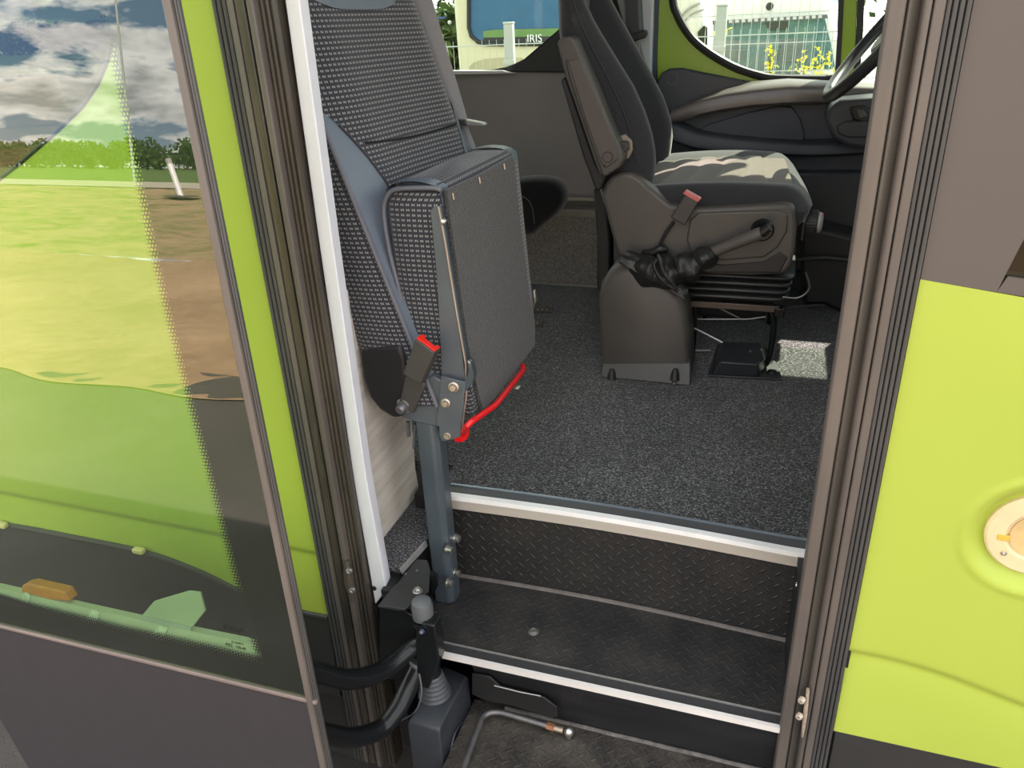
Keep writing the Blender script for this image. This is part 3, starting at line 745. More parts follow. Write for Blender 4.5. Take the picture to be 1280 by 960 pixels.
# markings printed on the glass
def text_on(body, p, size, m_, name, par, xdir, ydir, ext=.0003):
    cu = bpy.data.curves.new(name, 'FONT'); cu.body = body; cu.size = size; cu.extrude = ext; cu.align_x = 'CENTER'; cu.align_y = 'CENTER'
    o = bpy.data.objects.new(name, cu); COL.objects.link(o); cu.materials.append(m_)
    z = xdir.cross(ydir).normalized(); y = z.cross(xdir).normalized(); x = xdir.normalized()
    M = Matrix((x, y, z)).transposed().to_4x4(); M.translation = Vector(p)-(Vector(par['_org']) if par else Vector())
    if par: o.parent = par
    me = bpy.data.meshes.new_from_object(o.evaluated_get(bpy.context.evaluated_depsgraph_get())); me.name = name
    bpy.data.objects.remove(o); o = bpy.data.objects.new(name, me); COL.objects.link(o)
    if par: o.parent = par
    o.matrix_local = M; return o
up = Vector((0, math.sin(EPS), math.cos(EPS)))
text_on('IVECO', Lf(291, 787, -.0006), .0125, INK, 'glass_marking', leaf, Vector((1, 0, 0)), up)
text_on('AS2', Lf(286, 806, -.0006), .009, INK, 'glass_marking', leaf, Vector((1, 0, 0)), up)
text_on('43R-00', Lf(301, 810, -.0006), .0065, INK, 'glass_marking', leaf, Vector((1, 0, 0)), up)
text_on('E2 SAFETY', Lf(297, 804, -.0006), .005, INK, 'glass_marking', leaf, Vector((1, 0, 0)), up)
# handle-side back cover of the leaf (inner frame) so it has depth
obj('inner_frame', MB().prism([p-LN*.008 for p in [Lx(xr(zb_)-.019, zb_), Lx(xr(zt)-.019, zt), Lx(xr(zt)-.045, zt), Lx(xr(zb_)-.045, zb_)]], iv*.006), BLKM, leaf)

# ------------------------------------------------------------------ swing arms and hinge column
hx = P(528, 762, Y=-.03); hb = P(543, 862, Y=-.03)
linkage = thing('door_linkage', 'black door hinge column with grey cap, rubber bellows and two curved tubular arms', 'door hinge', hb)
def arm(path_px, ys, r, name, label):
    pts = [P(u, v, Y=y) for (u, v), y in zip(path_px, ys)]
    t = obj('swing_arm', MB().tube(pts, r, 20, 6), BLK, linkage)
    mb = MB(); c = pts[0]; d = (pts[0]-pts[1]).normalized()
    mb.lathe(c-d*.004, d, [(r*1.02, 0), (r*1.25, .004), (r*1.25, .008), (r*1.0, .010)], 18)
    obj('weld_collar', mb, mat('grey_weld', (.14, .145, .15), .6, .3, var=.4, vscale=(150, 150, 150)), t)
    return t
arm([(532, 802), (512, 812), (486, 833), (462, 845), (430, 849), (395, 840), (370, 834)], [-.03, -.045, -.09, -.135, -.19, -.25, -.29], .0185, 'door_arm', 'upper black tubular arm carrying the open door leaf')
arm([(524, 833), (512, 857), (496, 888), (474, 912), (440, 922), (410, 918), (385, 912)], [-.035, -.06, -.10, -.14, -.20, -.25, -.29], .0185, 'door_arm', 'lower black tubular arm carrying the open door leaf')
t = linkage
ax = (hx-hb).normalized(); Lh = (hx-hb).length
obj('cap', MB().lathe(hx-ax*.020, ax, [(.0165, 0), (.0205, .004), (.0205, .03), (.018, .040), (.010, .0445), (.001, .045)], 32), GREYC, t)
obj('collar', MB().lathe(hx-ax*.030, ax, [(.016, -.002), (.0225, 0), (.0235, .003), (.0225, .006), (.016, .008)], 32), BLK, t)
obj('post', MB().lathe(hb+ax*.02, ax, [(.0185, 0), (.0185, Lh-.05)], 28), BLK, t)
prof = []
for i in range(6):
    r0 = .033-.0022*i; z = .006*i*1.6
    prof += [(r0-.0035, z), (r0, z+.002), (r0, z+.005), (r0-.004, z+.0085)]
prof += [(.017, .062)]
obj('bellows', MB().lathe(hb-ax*.012, ax, prof, 40), mat('grey_rubber_bellows', (.06, .063, .068), .45), t)
obj('cable', MB().tube([P(524, 842, Y=-.07), P(527, 866, Y=-.085), P(520, 888, Y=-.09), P(505, 899, Y=-.075), P(497, 903, Y=-.05)], .0016, 8, 6), mat('grey_cable', (.10, .10, .11), .5), t)
lb = [P(527, 780, Y=-.055), P(543, 782, Y=-.055), P(549, 826, Y=-.055), P(536, 862, Y=-.055), P(522, 858, Y=-.055), P(519, 800, Y=-.055)]
obj('lug_plate', MB().prism(lb, (0, .03, 0)), BLK, t, bevel=.003)
nub = P(528, 789, Y=-.058); obj('grease_nipple', MB().lathe(nub, (-.1, -1, .2), [(.005, 0), (.004, .006), (.001, .008)], 14), mat('blue_steel_nipple', (.16, .2, .3), .35, .7), t)
# actuator housing
t = thing('actuator_box', 'dark grey plastic actuator housing at the foot of the door hinge', 'housing', (-.54, -.03, .1))
Bz = .42; b0 = [P(508, 902, Z=Bz), P(549, 913, Z=Bz), P(586, 843, Z=Bz), P(555, 829, Z=Bz)]
mb = MB(); 
loops = []
cen = sum(b0, Vector())/4
for z, s in ((.10, 1.02), (.36, 1.0), (.405, 1.0), (.417, .96), (.42, .90)):
    loops.append([Vector((cen.x+(p.x-cen.x)*s, cen.y+(p.y-cen.y)*s, z)) for p in b0])
obj('housing', MB().loft(loops, True, True, None, False), PLAST, t, bevel=.006, seg=3)
r_ = [(566, 930), (575, 905), (590, 885), (592, 905), (578, 945)]
a, b_ = b0[1], b0[2]; side_n = Vector((1, 0, 0))
pts = [P(u, v, X=max(a.x, b_.x)+.001) for u, v in ((566, 950), (569, 922), (579, 902), (592, 893), (592, 897), (582, 906), (573, 924), (570, 950))]
obj('moulded_rib', MB().tube([P(u, v, X=(a.x+b_.x)/2+.002) for u, v in ((561, 955), (566, 925), (574, 907), (590, 893))], .0025, 8, 4), PLAST, t)
# bracket plate above
t = thing('hinge_bracket', 'black steel bracket plate with one bolt over the hinge column', 'bracket', (-.6, 0, .6))
bp_ = [P(u, v, Z=.640) for u, v in ((472, 757), (490, 735), (498, 727), (521, 699), (534, 700), (538, 712), (536, 738), (506, 761))]
obj('plate', MB().prism(bp_, (0, 0, -.005)), mat('black_textured_plate', (.028, .028, .029), .4, var=.1, bscale=300, bstr=.1), t, bevel=.001)
c = P(522, 739, Z=.641); obj('bolt', bolt(MB(), c, (0, 0, 1), .0065, .006), CHROME, t)
for u, v in ((507, 717), (521, 713)):
    c = P(u, v, Z=.6405); obj('rivet', MB().lathe(c, (0, 0, 1), [(.003, 0), (.002, .001), (.001, .0015)], 10), mat('dull_rivet', (.15, .15, .15), .5, .5), t)
obj('side_plate', MB().prism([P(474, 759, Y=-.01), P(506, 764, Y=-.01), P(520, 772, Y=-.01), P(520, 830, Y=-.01), P(500, 850, Y=-.01), P(474, 850, Y=-.01)], (0, .01, 0)), BLK, t, bevel=.002)
obj('hinge_tab', MB().prism([P(538, 716, Y=.05), P(545, 720, Y=.05), P(546, 735, Y=.05), P(540, 745, Y=.05)], (0, .008, 0)), BLK, t)
mb = MB().tube([P(541, 783, Y=-.03), P(545, 800, Y=-.03), P(549, 822, Y=-.03), P(545, 833, Y=-.03)], .002, 8, 4); obj('side_rod', mb, CHROME, t)
# linkage rod lying on the well floor
t = thing('linkage_rod', 'bent grey steel linkage rod with a ball joint lying over the well floor', 'rod', P(600, 900, Z=.36))
pth = [P(568, 990, Z=.355), P(583, 950, Z=.357), P(597, 912, Z=.36), P(605, 895, Z=.36), P(622, 890, Z=.36), P(650, 897, Z=.36), P(684, 907, Z=.36)]
obj('rod', MB().tube(pth, .0062, 14, 6), mat('dull_steel_rod', (.15, .145, .14), .4, .6, var=.2, vscale=(40, 40, 40)), t)
a, b_ = P(684, 907, Z=.36), P(693, 910, Z=.36); obj('lock_nut', MB().tube([a, b_], .0075, 6), RUSTY, t)
c2 = P(704, 913, Z=.36); obj('sleeve', MB().tube([b_, c2], .0058, 14), mat('tarnished_sleeve', (.40, .31, .23), .45, .6), t)
c3 = P(711, 915, Z=.360); mb = MB().lathe(c3-Vector((0, 0, .012)), (0, 0, 1), [(.004, -.006), (.006, .002), (.009, .008), (.010, .014), (.007, .020), (.002, .023)], 18); obj('ball_joint', mb, CHROME, t)
# ------------------------------------------------------------------ folding passenger seat
YN, YF = .130, .545
seat = thing('folding_seat', 'folding passenger seat in black dotted fabric with its cushion tipped up', 'seat', (-.60, .30, Z_STEP))
def xfront(z, u):      # front face of the backrest
    base = -.606-(z-1.10)*.318 if z > 1.0 else -.575
    # yaw and bolster rounding
    prof = 0.0
    du = min(u, 1.0)
    prof += .072*du if False else 0
    return base
def bprof(u):
    """offset of the front face across the width, measured from the near piping"""
    pts = [(-.001, 0), (.0, 0), (.05, .010), (.13, .026), (.22, .034), (.45, .040), (.70, .052), (.90, .066), (.97, .062), (1.0, .040)]
    for (a, p), (b, q_) in zip(pts, pts[1:]):
        if u <= b: return p+(q_-p)*(u-a)/(b-a)
    return pts[-1][1]
def backbase(z): return -.606-(z-1.104)*.318
NU = 26
zsb = [.98+.03*i for i in range(36)]
loops = []; uvs = []
TH = .125
for z in zsb:
    xb = backbase(z); L = []; U = []
    s = 0
    # side (near): from back to front
    side = [(xb-TH, YN+.015), (xb-TH+.008, YN+.004), (xb-TH+.03, YN-.004), (xb-.03, YN-.004), (xb-.008, YN), (xb, YN+.004)]
    for p in side: L.append((p[0], p[1], z))
    for i in range(1, NU):
        u = i/NU; L.append((xb+bprof(u), YN+.004+(YF-YN-.008)*u, z))
    for p in [(xb+.040, YF-.004), (xb+.02, YF), (xb-TH+.04, YF), (xb-TH+.02, YF-.015)]: L.append((p[0], p[1], z))
    s = 0; U = [(0, z*1.05)]
    for a, b in zip(L, L[1:]+L[:1]):
        s += math.hypot(a[0]-b[0], a[1]-b[1]); U.append((s, z*1.05))
    loops.append([Vector(p) for p in L]); uvs.append(U)
obj('backrest', MB().loft(loops, True, True, uvs, True), FABRIC, seat, angle=50)
def on_front(u, z, off=.004):
    xb = backbase(z); return Vector((xb+bprof(u)+off, YN+.004+(YF-YN-.008)*u, z))
# vinyl wedges
def wedge(fn_u0, fn_u1, z0, z1, name, par=seat, off=.004, n=20, m_=VINYL, k=8):
    rows = []
    for i in range(n+1):
        z = z0+(z1-z0)*i/n; a, b = fn_u0(z), fn_u1(z)
        rows.append([on_front(a+(b-a)*j/k, z, off*math.sin(PI*min(1, max(0, .12+.76*j/k)))**.5) for j in range(k+1)])
    mb = MB().loft(rows, False, False, None, True)
    return obj(name, mb, m_, par)
zw = P(415, 142, X=-.70).z
def wn(z):
    t = (1.500-z)/.125
    return 0.02+.16*min(1, max(0, t))**.8 + max(0, min(.05, (1.375-z)*.3))
wedge(lambda z: .003, wn, 1.03, 1.500, 'side_gusset')
wedge(lambda z: 1-.10*min(1, max(0, (1.52-z)/.14)), lambda z: .997, 1.30, 1.52, 'side_gusset')
o = obj('piping', MB().tube([on_front(0.0, z, .002)+Vector((0, -.003, 0)) for z in zsb], .0045, 8), PIPING, seat)
o = obj('piping', MB().tube([on_front(wn(z), z, .0035) for z in [1.10+.02*i for i in range(20)]], .0022, 8), DFAB, seat)
# seam across the backrest
def seamz(u): return 1.452-.010*math.sin(PI*u)-.012*u
obj('seam', MB().tube([on_front(.15+.83*i/20, seamz(.15+.83*i/20), .0005) for i in range(21)], .0022, 6), mat('dark_seam', (.008, .008, .010), .9), seat)
# headrest block in vinyl
rows = []
for i in range(16):
    z = 1.655+.03*i
    off = .004+.018*math.sin(min(1, i/4)*PI/2)
    rows.append([on_front(.17+.62*j/12, z+.016*(2*j/12-1)**4*(1 if i == 0 else 0), off*(1-abs(2*j/12-1)**6*.8)) for j in range(13)])
obj('headrest_panel', MB().loft(rows, False, False, None, True), VINYL, seat)
# black plastic shoe at the lower side
sh_ = [(449, 438), (470, 434), (500, 431), (507, 450), (509, 485), (508, 512), (500, 523), (490, 523), (474, 513), (462, 498), (454, 475)]
obj('side_shoe', MB().prism(PP(sh_, Y=YN-.008), (0, .05, 0)), BLKM, seat, bevel=.010, seg=4)

# cushion (tipped up)
cush = []
CY0, CY1 = .152, .558
def cx(z): return -.498-(z-.98)*.070
cu_loops = []; cu_uv = []
zz = [.958, .962, .975, 1.0, 1.05, 1.10, 1.15, 1.20, 1.25, 1.30, 1.33, 1.352, 1.368, 1.378, 1.384]
for z in zz:
    top = max(0, z-1.345)/.04
    bot = max(0, 1.0-z)/.04
    tx = .116+.010*math.sin((z-.96)/.42*PI)
    ins = .018*top**2.2+.004*bot
    xf = cx(z)-.004-ins*.7; xk = cx(z)-tx+ins*1.6+(.05*bot if bot > 0 else 0)
    y0 = CY0+ins*.5; y1 = CY1-ins*.5
    L = [(xk+.012, y0), (xk+.03, y0-.003), (xf-.02, y0-.003), (xf-.004, y0), (xf, y0+.006)]
    L += [(xf, y0+.006+(y1-y0-.012)*i/10) for i in range(1, 10)]
    L += [(xf, y1-.006), (xf-.006, y1), (xk+.03, y1), (xk+.012, y1-.004), (xk, y1-.02)]
    L += [(xk-.006*math.sin(PI*i/8), y1-.02-(y1-y0-.04)*i/8) for i in range(1, 8)]+[(xk, y0+.02)]
    s = 0; U = [(0, z)]
    for a, b in zip(L, L[1:]+L[:1]):
        s += math.hypot(a[0]-b[0], a[1]-b[1]); U.append((s, z))
    cu_loops.append([Vector((p[0], p[1], z)) for p in L]); cu_uv.append(U)
cushion = obj('cushion', MB().loft(cu_loops, True, True, cu_uv, True), FABRIC, seat, angle=55)
# felt board on the underside
fb = [(558, 238), (600, 218), (640, 195), (643, 200), (652, 290), (662, 365), (669, 402), (669, 432), (645, 463), (618, 499), (604, 512), (600, 500), (590, 455), (585, 430), (572, 340)]
def Ppl(u, v, off=0):     # point on the underside plane x = cx(z)+off
    d = ray(u, v); # x = a + b z
    a = -.498+.98*.070+off; b = -.070
    t = (a+b*CAM.z-CAM.x)/(d.x-b*d.z); return CAM+d*t
obj('felt_base', MB().prism([Ppl(u, v, .004) for u, v in fb], (-.006, 0, 0)), FELT, seat, bevel=.0015)
# vinyl corner strips with piping
c0 = [on for on in ()]
def box_path(pts, r, m_, name, **k): return obj(name, MB().tube(pts, r, 10, 5), m_, seat)
ptsn = [P(u, v, Y=CY0-.004) for u, v in ((552, 238), (540, 235), (500, 236), (487, 241), (480, 256), (481, 280), (488, 320), (497, 355), (506, 395), (513, 424))]
box_path(ptsn, .0042, PIPING, 'piping')
ct = 1.384
def cap_strip(ya, yb, name):
    rows = []
    for j in range(7):
        y = ya+(yb-ya)*j/6
        row = []
        for i in range(9):
            a = PI*i/8
            xm = (cx(ct)-.004+cx(ct)-.104)/2-.002; hw = .052
            row.append(Vector((xm+hw*math.cos(a)*1.02, y, 1.352+.038*math.sin(a)**.45)))
        rows.append(row)
    return obj(name, MB().loft(rows, False, False, None, True), VINYL, seat)
cap_strip(CY0-.001, CY0+.035, 'corner_strip'); cap_strip(CY1-.035, CY1+.001, 'corner_strip')
for u, v in ((566, 245), (599, 225), (630, 208)):
    c = Ppl(u, v, .0055); obj('staple', MB().tube([c+Vector((0, 0, .005)), c+Vector((.001, .001, -.006))], .0016, 6), CHROME, seat)
# near steel side arm of the cushion
arm_ = [(537, 264), (541, 259), (550, 259), (562, 300), (575, 380), (582, 430), (587, 470), (583, 486), (577, 500), (573, 548), (551, 547), (549, 525), (548, 470), (552, 440), (549, 360)]
yA = CY0-.010
near = obj('cushion_arm', MB().prism(PP([(538, 264), (541, 259), (547, 258), (552, 275), (563, 350), (576, 430), (583, 486), (577, 500), (553, 502), (551, 440), (546, 350)], Y=yA), (0, .005, 0)), BLUE_L, seat, bevel=.001)
fl = [Vector(P(u, v, Y=yA)) for u, v in ((548, 258), (556, 300), (569, 380), (582, 455), (584, 480))]
rows = [[p, p+Vector((.003, .002, 0)), p+Vector((.003, w_, 0)), p+Vector((0, w_, 0))] for p, w_ in zip(fl, (.012, .030, .034, .038, .02))]
obj('arm_flange', MB().loft(rows, True, True, None, False), BLUE, seat, bevel=.0008)
obj('edge_line', MB().tube([p+Vector((.0005, -.0012, 0)) for p in fl[:-1]]+[fl[-1]+Vector((-.002, -.001, 0))], .0017, 6), mat('tan_weld_line', (.42, .33, .25), .45, .4), seat)  # tan line along the flange edge
c = Ppl(553, 277, .01); obj('rivet', MB().lathe(c, (1, 0, 0), [(.006, 0), (.006, .003), (.004, .006), (.001, .007)], 14), CHROME, seat)
c = P(587, 462, Y=yA+.012); obj('catch', MB().prism([P(578, 468, Y=yA+.004), P(584, 451, Y=yA+.004), P(591, 456, Y=yA+.004), P(592, 464, Y=yA+.004), P(581, 473, Y=yA+.004)], (0, .012, 0)), CHROME, seat, bevel=.001)
# far arm
yB = CY1+.004
fa = [(641, 205), (645, 203), (650, 235), (656, 300), (664, 360), (669, 380), (665, 390), (661, 380), (652, 310), (643, 240)]
obj('cushion_arm', MB().prism(PP(fa, Y=yB), (0, .005, 0)), BLUE, seat, bevel=.001)
obj('arm_band', MB().prism([P(645.5, 246, Y=yB-.001), P(651.5, 244, Y=yB-.001), P(653.5, 262, Y=yB-.001), P(648.5, 264, Y=yB-.001)], (0, .002, 0)), mat('tan_sticker', (.42, .31, .25), .5), seat)
c = P(666, 372, Y=yB); obj('catch', MB().prism([P(661, 366, Y=yB-.003), P(668, 363, Y=yB-.003), P(670, 376, Y=yB-.003), P(666, 388, Y=yB-.003), P(662, 378, Y=yB-.003)], (0, .012, 0)), CHROME, seat, bevel=.002)
obj('catch_foot', MB().prism([P(659, 380, Y=yB), P(665, 388, Y=yB), P(664, 396, Y=yB), P(659, 390, Y=yB)], (0, .01, 0)), mat('cream_foot', (.5, .42, .34), .6), seat)
c = P(645, 221, Y=yB-.001); obj('rivet', MB().lathe(c, (.3, -1, 0), [(.005, 0), (.004, .003), (.001, .004)], 12), CHROME, seat)
# seat base bracket, post, bolts
base = [(499, 506), (508, 497), (522, 478), (540, 470), (552, 476), (551, 500), (548, 534), (520, 528), (501, 521)]
obj('base_bracket', MB().prism(PP(base, Y=.134), (0, .02, 0)), BLUE_L, seat, bevel=.003)
br = [(551, 470), (581, 478), (578, 520), (575, 546), (567, 549), (553, 552), (549, 545), (549, 534), (545, 530), (549, 500)]
obj('latch_plate', MB().prism(PP(br, Y=.128), (0, .005, 0)), BLUE_L, seat, bevel=.001)
obj('edge_plate', MB().prism([P(579, 478, Y=.129), P(584, 470, Y=.129), P(588, 452, Y=.129), P(592, 470, Y=.129), P(590, 480, Y=.129), P(580, 492, Y=.129)], (0, .018, 0)), BLUE, seat, bevel=.001)
zpt = P(550, 528, Y=.136).z
obj('post', MB().prism([(-.617, .136, Z_STEP+.001), (-.586, .136, Z_STEP+.001), (-.574, .146, Z_STEP+.001), (-.574, .178, Z_STEP+.001), (-.617, .178, Z_STEP+.001)], (0, 0, zpt+.02-Z_STEP)), BLUE, seat, bevel=.003)
for (u, v, r, y) in ((567, 484, .0068, .127), (557, 504, .0062, .127), (559, 545, .0048, .127)):
    o = obj('bracket_bolt', bolt(MB(), P(u, v, Y=y), (.15, -1, .1), r, .006), mat('yellowed_steel', (.46, .40, .33), .35, .75, var=.1), seat)
ba = P(504, 508, Y=.115)
o = obj('anchor_bolt', MB().lathe(ba, (-.2, -1, -.25), [(.013, 0), (.013, .002), (.0095, .003), (.0095, .012), (.008, .014), (.001, .014)], 24), mat('grey_bolt_head', (.20, .20, .20), .4, .6), seat)
obj('bolt_washer', MB().lathe(ba+Vector((.001, .003, .001)), (-.2, -1, -.25), [(.0155, 0), (.0155, .002), (.013, .003)], 24), CHROME, seat)
for (u, v) in ((571, 673), (562, 687), (571, 716), (562, 729)):
    c = P(u, v, X=-.570)
    obj('post_bolt', MB().lathe((-.576, c.y, c.z), (1, -.1, 0), [(.0105, 0), (.0105, .003), (.0078, .004), (.0078, .012), (.0055, .0135), (.001, .0135)], 22), CHROME, seat)
obj('hinge_pins', MB().tube([P(510, 527, Y=.16), P(511, 545, Y=.16)], .004, 8).tube([P(519, 530, Y=.15), P(517, 560, Y=.15)], .003, 8), BLUE_L, seat)
obj('spring_rod', MB().tube([P(580, 484, Y=.135), P(583, 492, Y=.135), P(580, 515, Y=.135), P(577, 540, Y=.135)], .0018, 8, 4), mat('brass_wire', (.55, .43, .33), .4, .7), seat)
# red release lever
Xl = -.470
lv = obj('release_lever', MB().tube([P(578, 543, Y=.150), P(585, 531, X=-.490), P(604, 517, X=-.478), P(619, 506, X=-.470), P(630, 493, X=-.470), P(645, 474, X=-.474), P(654, 462, X=-.478), P(653, 457, X=-.485)], .0058, 12, 4), REDM, seat)
obj('lever_root', MB().prism(PP([(567, 546), (573, 537), (580, 533), (584, 541), (584, 548), (579, 553), (568, 553)], Y=.143), (0, .014, 0)), REDM, lv, bevel=.002)
# buckle on its stalk
st_ = PP([(506, 470), (532, 480), (524, 500), (517, 517), (500, 512), (499, 502)], Y=.112)
obj('buckle_stalk', MB().prism(st_, (0, .010, 0)), BUCK, seat, bevel=.003)
bk = PP([(521, 424), (547, 439), (528, 481), (504, 468)], Y=.098)
# box with three faces visible: front quad extruded right/back
front = PP([(519, 423), (543, 441), (526, 481), (503, 468)], Y=.090)
vec = P(551, 436, Y=.112)-front[1]
bko = obj('buckle', MB().prism(front, vec), BUCK, seat, bevel=.0025)
topq = [front[0], front[1], front[1]+vec, front[0]+vec]
n_ = (topq[1]-topq[0]).cross(topq[3]-topq[0]).normalized(); n_ = n_ if n_.z > 0 else -n_
def lerp2(a, b): # a along edge, b depth
    return topq[0]+(topq[1]-topq[0])*a+(topq[3]-topq[0])*b+n_*.0004
rp = [lerp2(.03, .05), lerp2(.97, .05), lerp2(.97, .95), lerp2(.80, .95), lerp2(.80, .62), lerp2(.22, .62), lerp2(.22, .95), lerp2(.03, .95)]
obj('release_button', MB().prism(rp, n_*.003), RED, bko, bevel=.0006)

# seat belt
belt = thing('seat_belt', 'grey webbing seat belt with metal tongue beside the folding seat', 'seat belt', P(588, 190, Y=.56))
ctr = [(507, -60), (527, 0), (544, 55), (560, 104), (574, 150)]
hw = [13, 12.5, 11.5, 10.5, 10]
vs = []
def ribbon(name, px, hwp, Y, m_, th=.0016, par=belt):
    mb = MB(); loops = []
    for (u, v), h in zip(px, hwp):
        a, b = P(u-h, v+2, Y=Y), P(u+h, v-2, Y=Y)
        loops.append([a, b, b+Vector((0, th, 0)), a+Vector((0, th, 0))])
    return obj(name, mb.loft(loops, True, True, None, False), m_, par)
ribbon('webbing', ctr, hw, .552, WEB)
ribbon('lower_webbing', [(573, 152), (580, 172), (589, 196), (600, 230)], [8, 9, 9.5, 10], .560, WEB)
for dx in (-4, 4): obj('webbing_rib', MB().tube([P(573+dx, 155, Y=.559), P(580+dx, 172, Y=.559), P(589+dx, 196, Y=.559)], .0008, 6), PIPING, belt)
tg = obj('tongue', MB().prism([P(559, 150, Y=.545), P(572, 148, Y=.545), P(603, 154, Y=.545), P(606, 156.5, Y=.545), P(602, 158, Y=.545), P(575, 156, Y=.545), P(560, 155, Y=.545)], (0, .02, 0)), mat('tongue_steel', (.30, .30, .29), .35, .6), belt, bevel=.0012)
obj('tongue_grip', MB().prism([P(558, 149, Y=.540), P(581, 150, Y=.540), P(583, 157, Y=.540), P(560, 156, Y=.540)], (0, .028, 0)), BLKM, belt, bevel=.002)
c = P(575, 161, Y=.556); obj('stop_button', MB().lathe(c, (0, -1, 0), [(.004, 0), (.003, .003), (.001, .003)], 12), BLKM, belt)
# light edge cover behind the far side of the backrest
# ------------------------------------------------------------------ black bolster and floor rails near the far wall
t = thing('padded_bolster', 'black rounded padded bolster hanging between folding seat and far wall', 'cushion', P(675, 295, Y=1.35))
YB = 1.30
oc = [(632, 226), (655, 223), (680, 223), (694, 228), (703, 240), (704, 254), (698, 266), (688, 276), (678, 284), (668, 292), (662, 300), (640, 300), (630, 260)]
loops = []
cen = P(672, 252, Y=YB)
for k, (dy, s) in enumerate(((0, .72), (.012, .88), (.03, .97), (.05, 1.0), (.08, .98), (.10, .92), (.11, .8))):
    loops.append([cen+(P(u, v, Y=YB)-cen)*s+Vector((0, dy, 0)) for u, v in oc])
obj('cover', MB().loft(loops, True, True, None, True), m_plain_fabric('black_cover_fabric', (.006, .006, .007), (.016, .016, .018), 500), t, angle=80, subsurf=1)
obj('mounting_tube', MB().tube([cen+Vector((-.05, .09, -.04)), Vector((cen.x-.12, YW-.036, cen.z-.06))], .02, 12), BLKM, t)
obj('stitching', MB().tube([P(u, v, Y=YB-.002) for u, v in ((652, 245), (660, 250), (666, 262), (668, 280))], .0012, 6, 4), PIPING, t)
t = thing('floor_bracket', 'upper flat metal floor bracket with holes behind the tipped cushion', 'bracket', P(680, 388, Z=Z_FLOOR), 'floor brackets')
A_ = [P(664, 384, Z=.722), P(691, 384, Z=.722), P(690, 389.5, Z=.722), P(664, 389.5, Z=.722)]
obj('plate', MB().prism(A_, (0, 0, .003)), mat('dull_bracket', (.14, .12, .10), .5, .4), t)
mb = MB()
for u in (672, 678, 684): mb.lathe(P(u, 387, Z=.7252), (0, 0, 1), [(.0035, 0), (.003, .001), (.001, .001)], 10)
obj('screw_heads', mb, CHROME, t)
t = thing('floor_bracket', 'lower flat metal floor bracket with holes behind the tipped cushion', 'bracket', P(672, 403, Z=Z_FLOOR), 'floor brackets')
A_ = [P(660, 401, Z=.722), P(680, 401, Z=.722), P(677, 407, Z=.722), P(660, 407, Z=.722)]
obj('plate', MB().prism(A_, (0, 0, .003)), mat('dull_bracket', (.14, .12, .10)), t)
mb = MB().lathe(P(672, 404, Z=.7252), (0, 0, 1), [(.0035, 0), (.003, .001), (.001, .001)], 10); obj('screw_heads', mb, CHROME, t)

# ------------------------------------------------------------------ driver seat
YS0, YS1 = 1.00, 1.47
ds = thing('driver_seat', 'black cloth driver seat with raised armrest on a bellows base', 'seat', P(900, 400, Y=1.2))
# front silhouette of near bolster and of far bolster; rear silhouette
fr_near = [(722, -40), (729, 0), (738, 22), (750, 43), (768, 72), (791, 108), (805, 140), (814, 168), (818, 190), (819, 210), (815, 232)]
fr_far = [(748, -40), (764, 0), (775, 20), (791, 49), (803, 71), (816, 95), (830, 122), (839, 150), (841, 170), (838, 192), (832, 217)]
def interp(tbl, z, key):
    for (a, b) in zip(tbl, tbl[1:]):
        if a[0] >= z >= b[0]:
            t_ = (z-a[0])/(b[0]-a[0]) if b[0] != a[0] else 0
            return a[1]+(b[1]-a[1])*t_
    return tbl[0][1] if z > tbl[0][0] else tbl[-1][1]
tn = [(p.z, p.x) for p in (P(u, v, Y=YS0+.01) for u, v in fr_near)]
tf = [(p.z, p.x) for p in (P(u, v, Y=YS1-.04) for u, v in fr_far)]
back_ = [(688, -40), (693, 0), (694, 40), (700, 80), (712, 130), (728, 180), (745, 235), (752, 262)]
tb = [(p.z, p.x) for p in (P(u, v, Y=YS0) for u, v in back_)]
z0, z1 = 1.17, 1.80
loops = []
for i in range(33):
    z = z0+(z1-z0)*i/32
    xn, xf_, xb = interp(tn, z, 0), interp(tf, z, 0), interp(tb, z, 0)
    L = []
    n = 24
    for j in range(n+1):
        u = j/n; y = YS0+(YS1-YS0)*u
        xe = xn+(xf_-xn)*u
        dip = .055*(1-math.exp(-((abs(u-.5)*2)**6)*0))*0
        # bolsters at 0..0.2 and 0.8..1, centre recessed
        b = 0
        if u < .24: b = math.sin(PI*min(1, u/.24))**.7*.0 + 0
        rec = .085*(1/(1+math.exp(-(u-.19)*45)))*(1/(1+math.exp((u-.81)*45)))
        rnd = .045*(max(0, (.07-u)/.07)**2+max(0, (u-.93)/.07)**2)
        L.append(Vector((xe-rec-rnd, y, z)))
    L += [Vector((xb+.03, YS1, z)), Vector((xb+.005, YS1-.03, z)), Vector((xb, YS1-.1, z)), Vector((xb, YS0+.1, z)), Vector((xb+.002, YS0+.03, z)), Vector((xb+.02, YS0-.001, z)), Vector(((xb+xn)/2, YS0-.008, z))]
    loops.append(L)
bk_o = obj('backrest', MB().loft(loops, True, True, None, True), DFAB, ds, angle=75)
# centre insert of paler cloth
rows = []
for i in range(33):
    z = z0+(z1-z0)*i/32; xn, xf_ = interp(tn, z, 0), interp(tf, z, 0)
    row = []
    for j in range(13):
        u = .245+.51*j/12
        wav = .004*math.sin(z*95)
        row.append(Vector((xn+(xf_-xn)*u-.085+.006*math.sin(PI*j/12)**.5*1.3+wav*.4, YS0+(YS1-YS0)*u, z)))
    rows.append(row)
obj('backrest_insert', MB().loft(rows, False, False, None, True), DFAB2, ds)
# seam on the side
obj('side_seam', MB().tube([P(u, v, Y=YS0-.010) for u, v in ((712, -20), (722, 20), (741, 62), (766, 110), (786, 160), (795, 205))], .002, 6, 4), BLKM, ds)
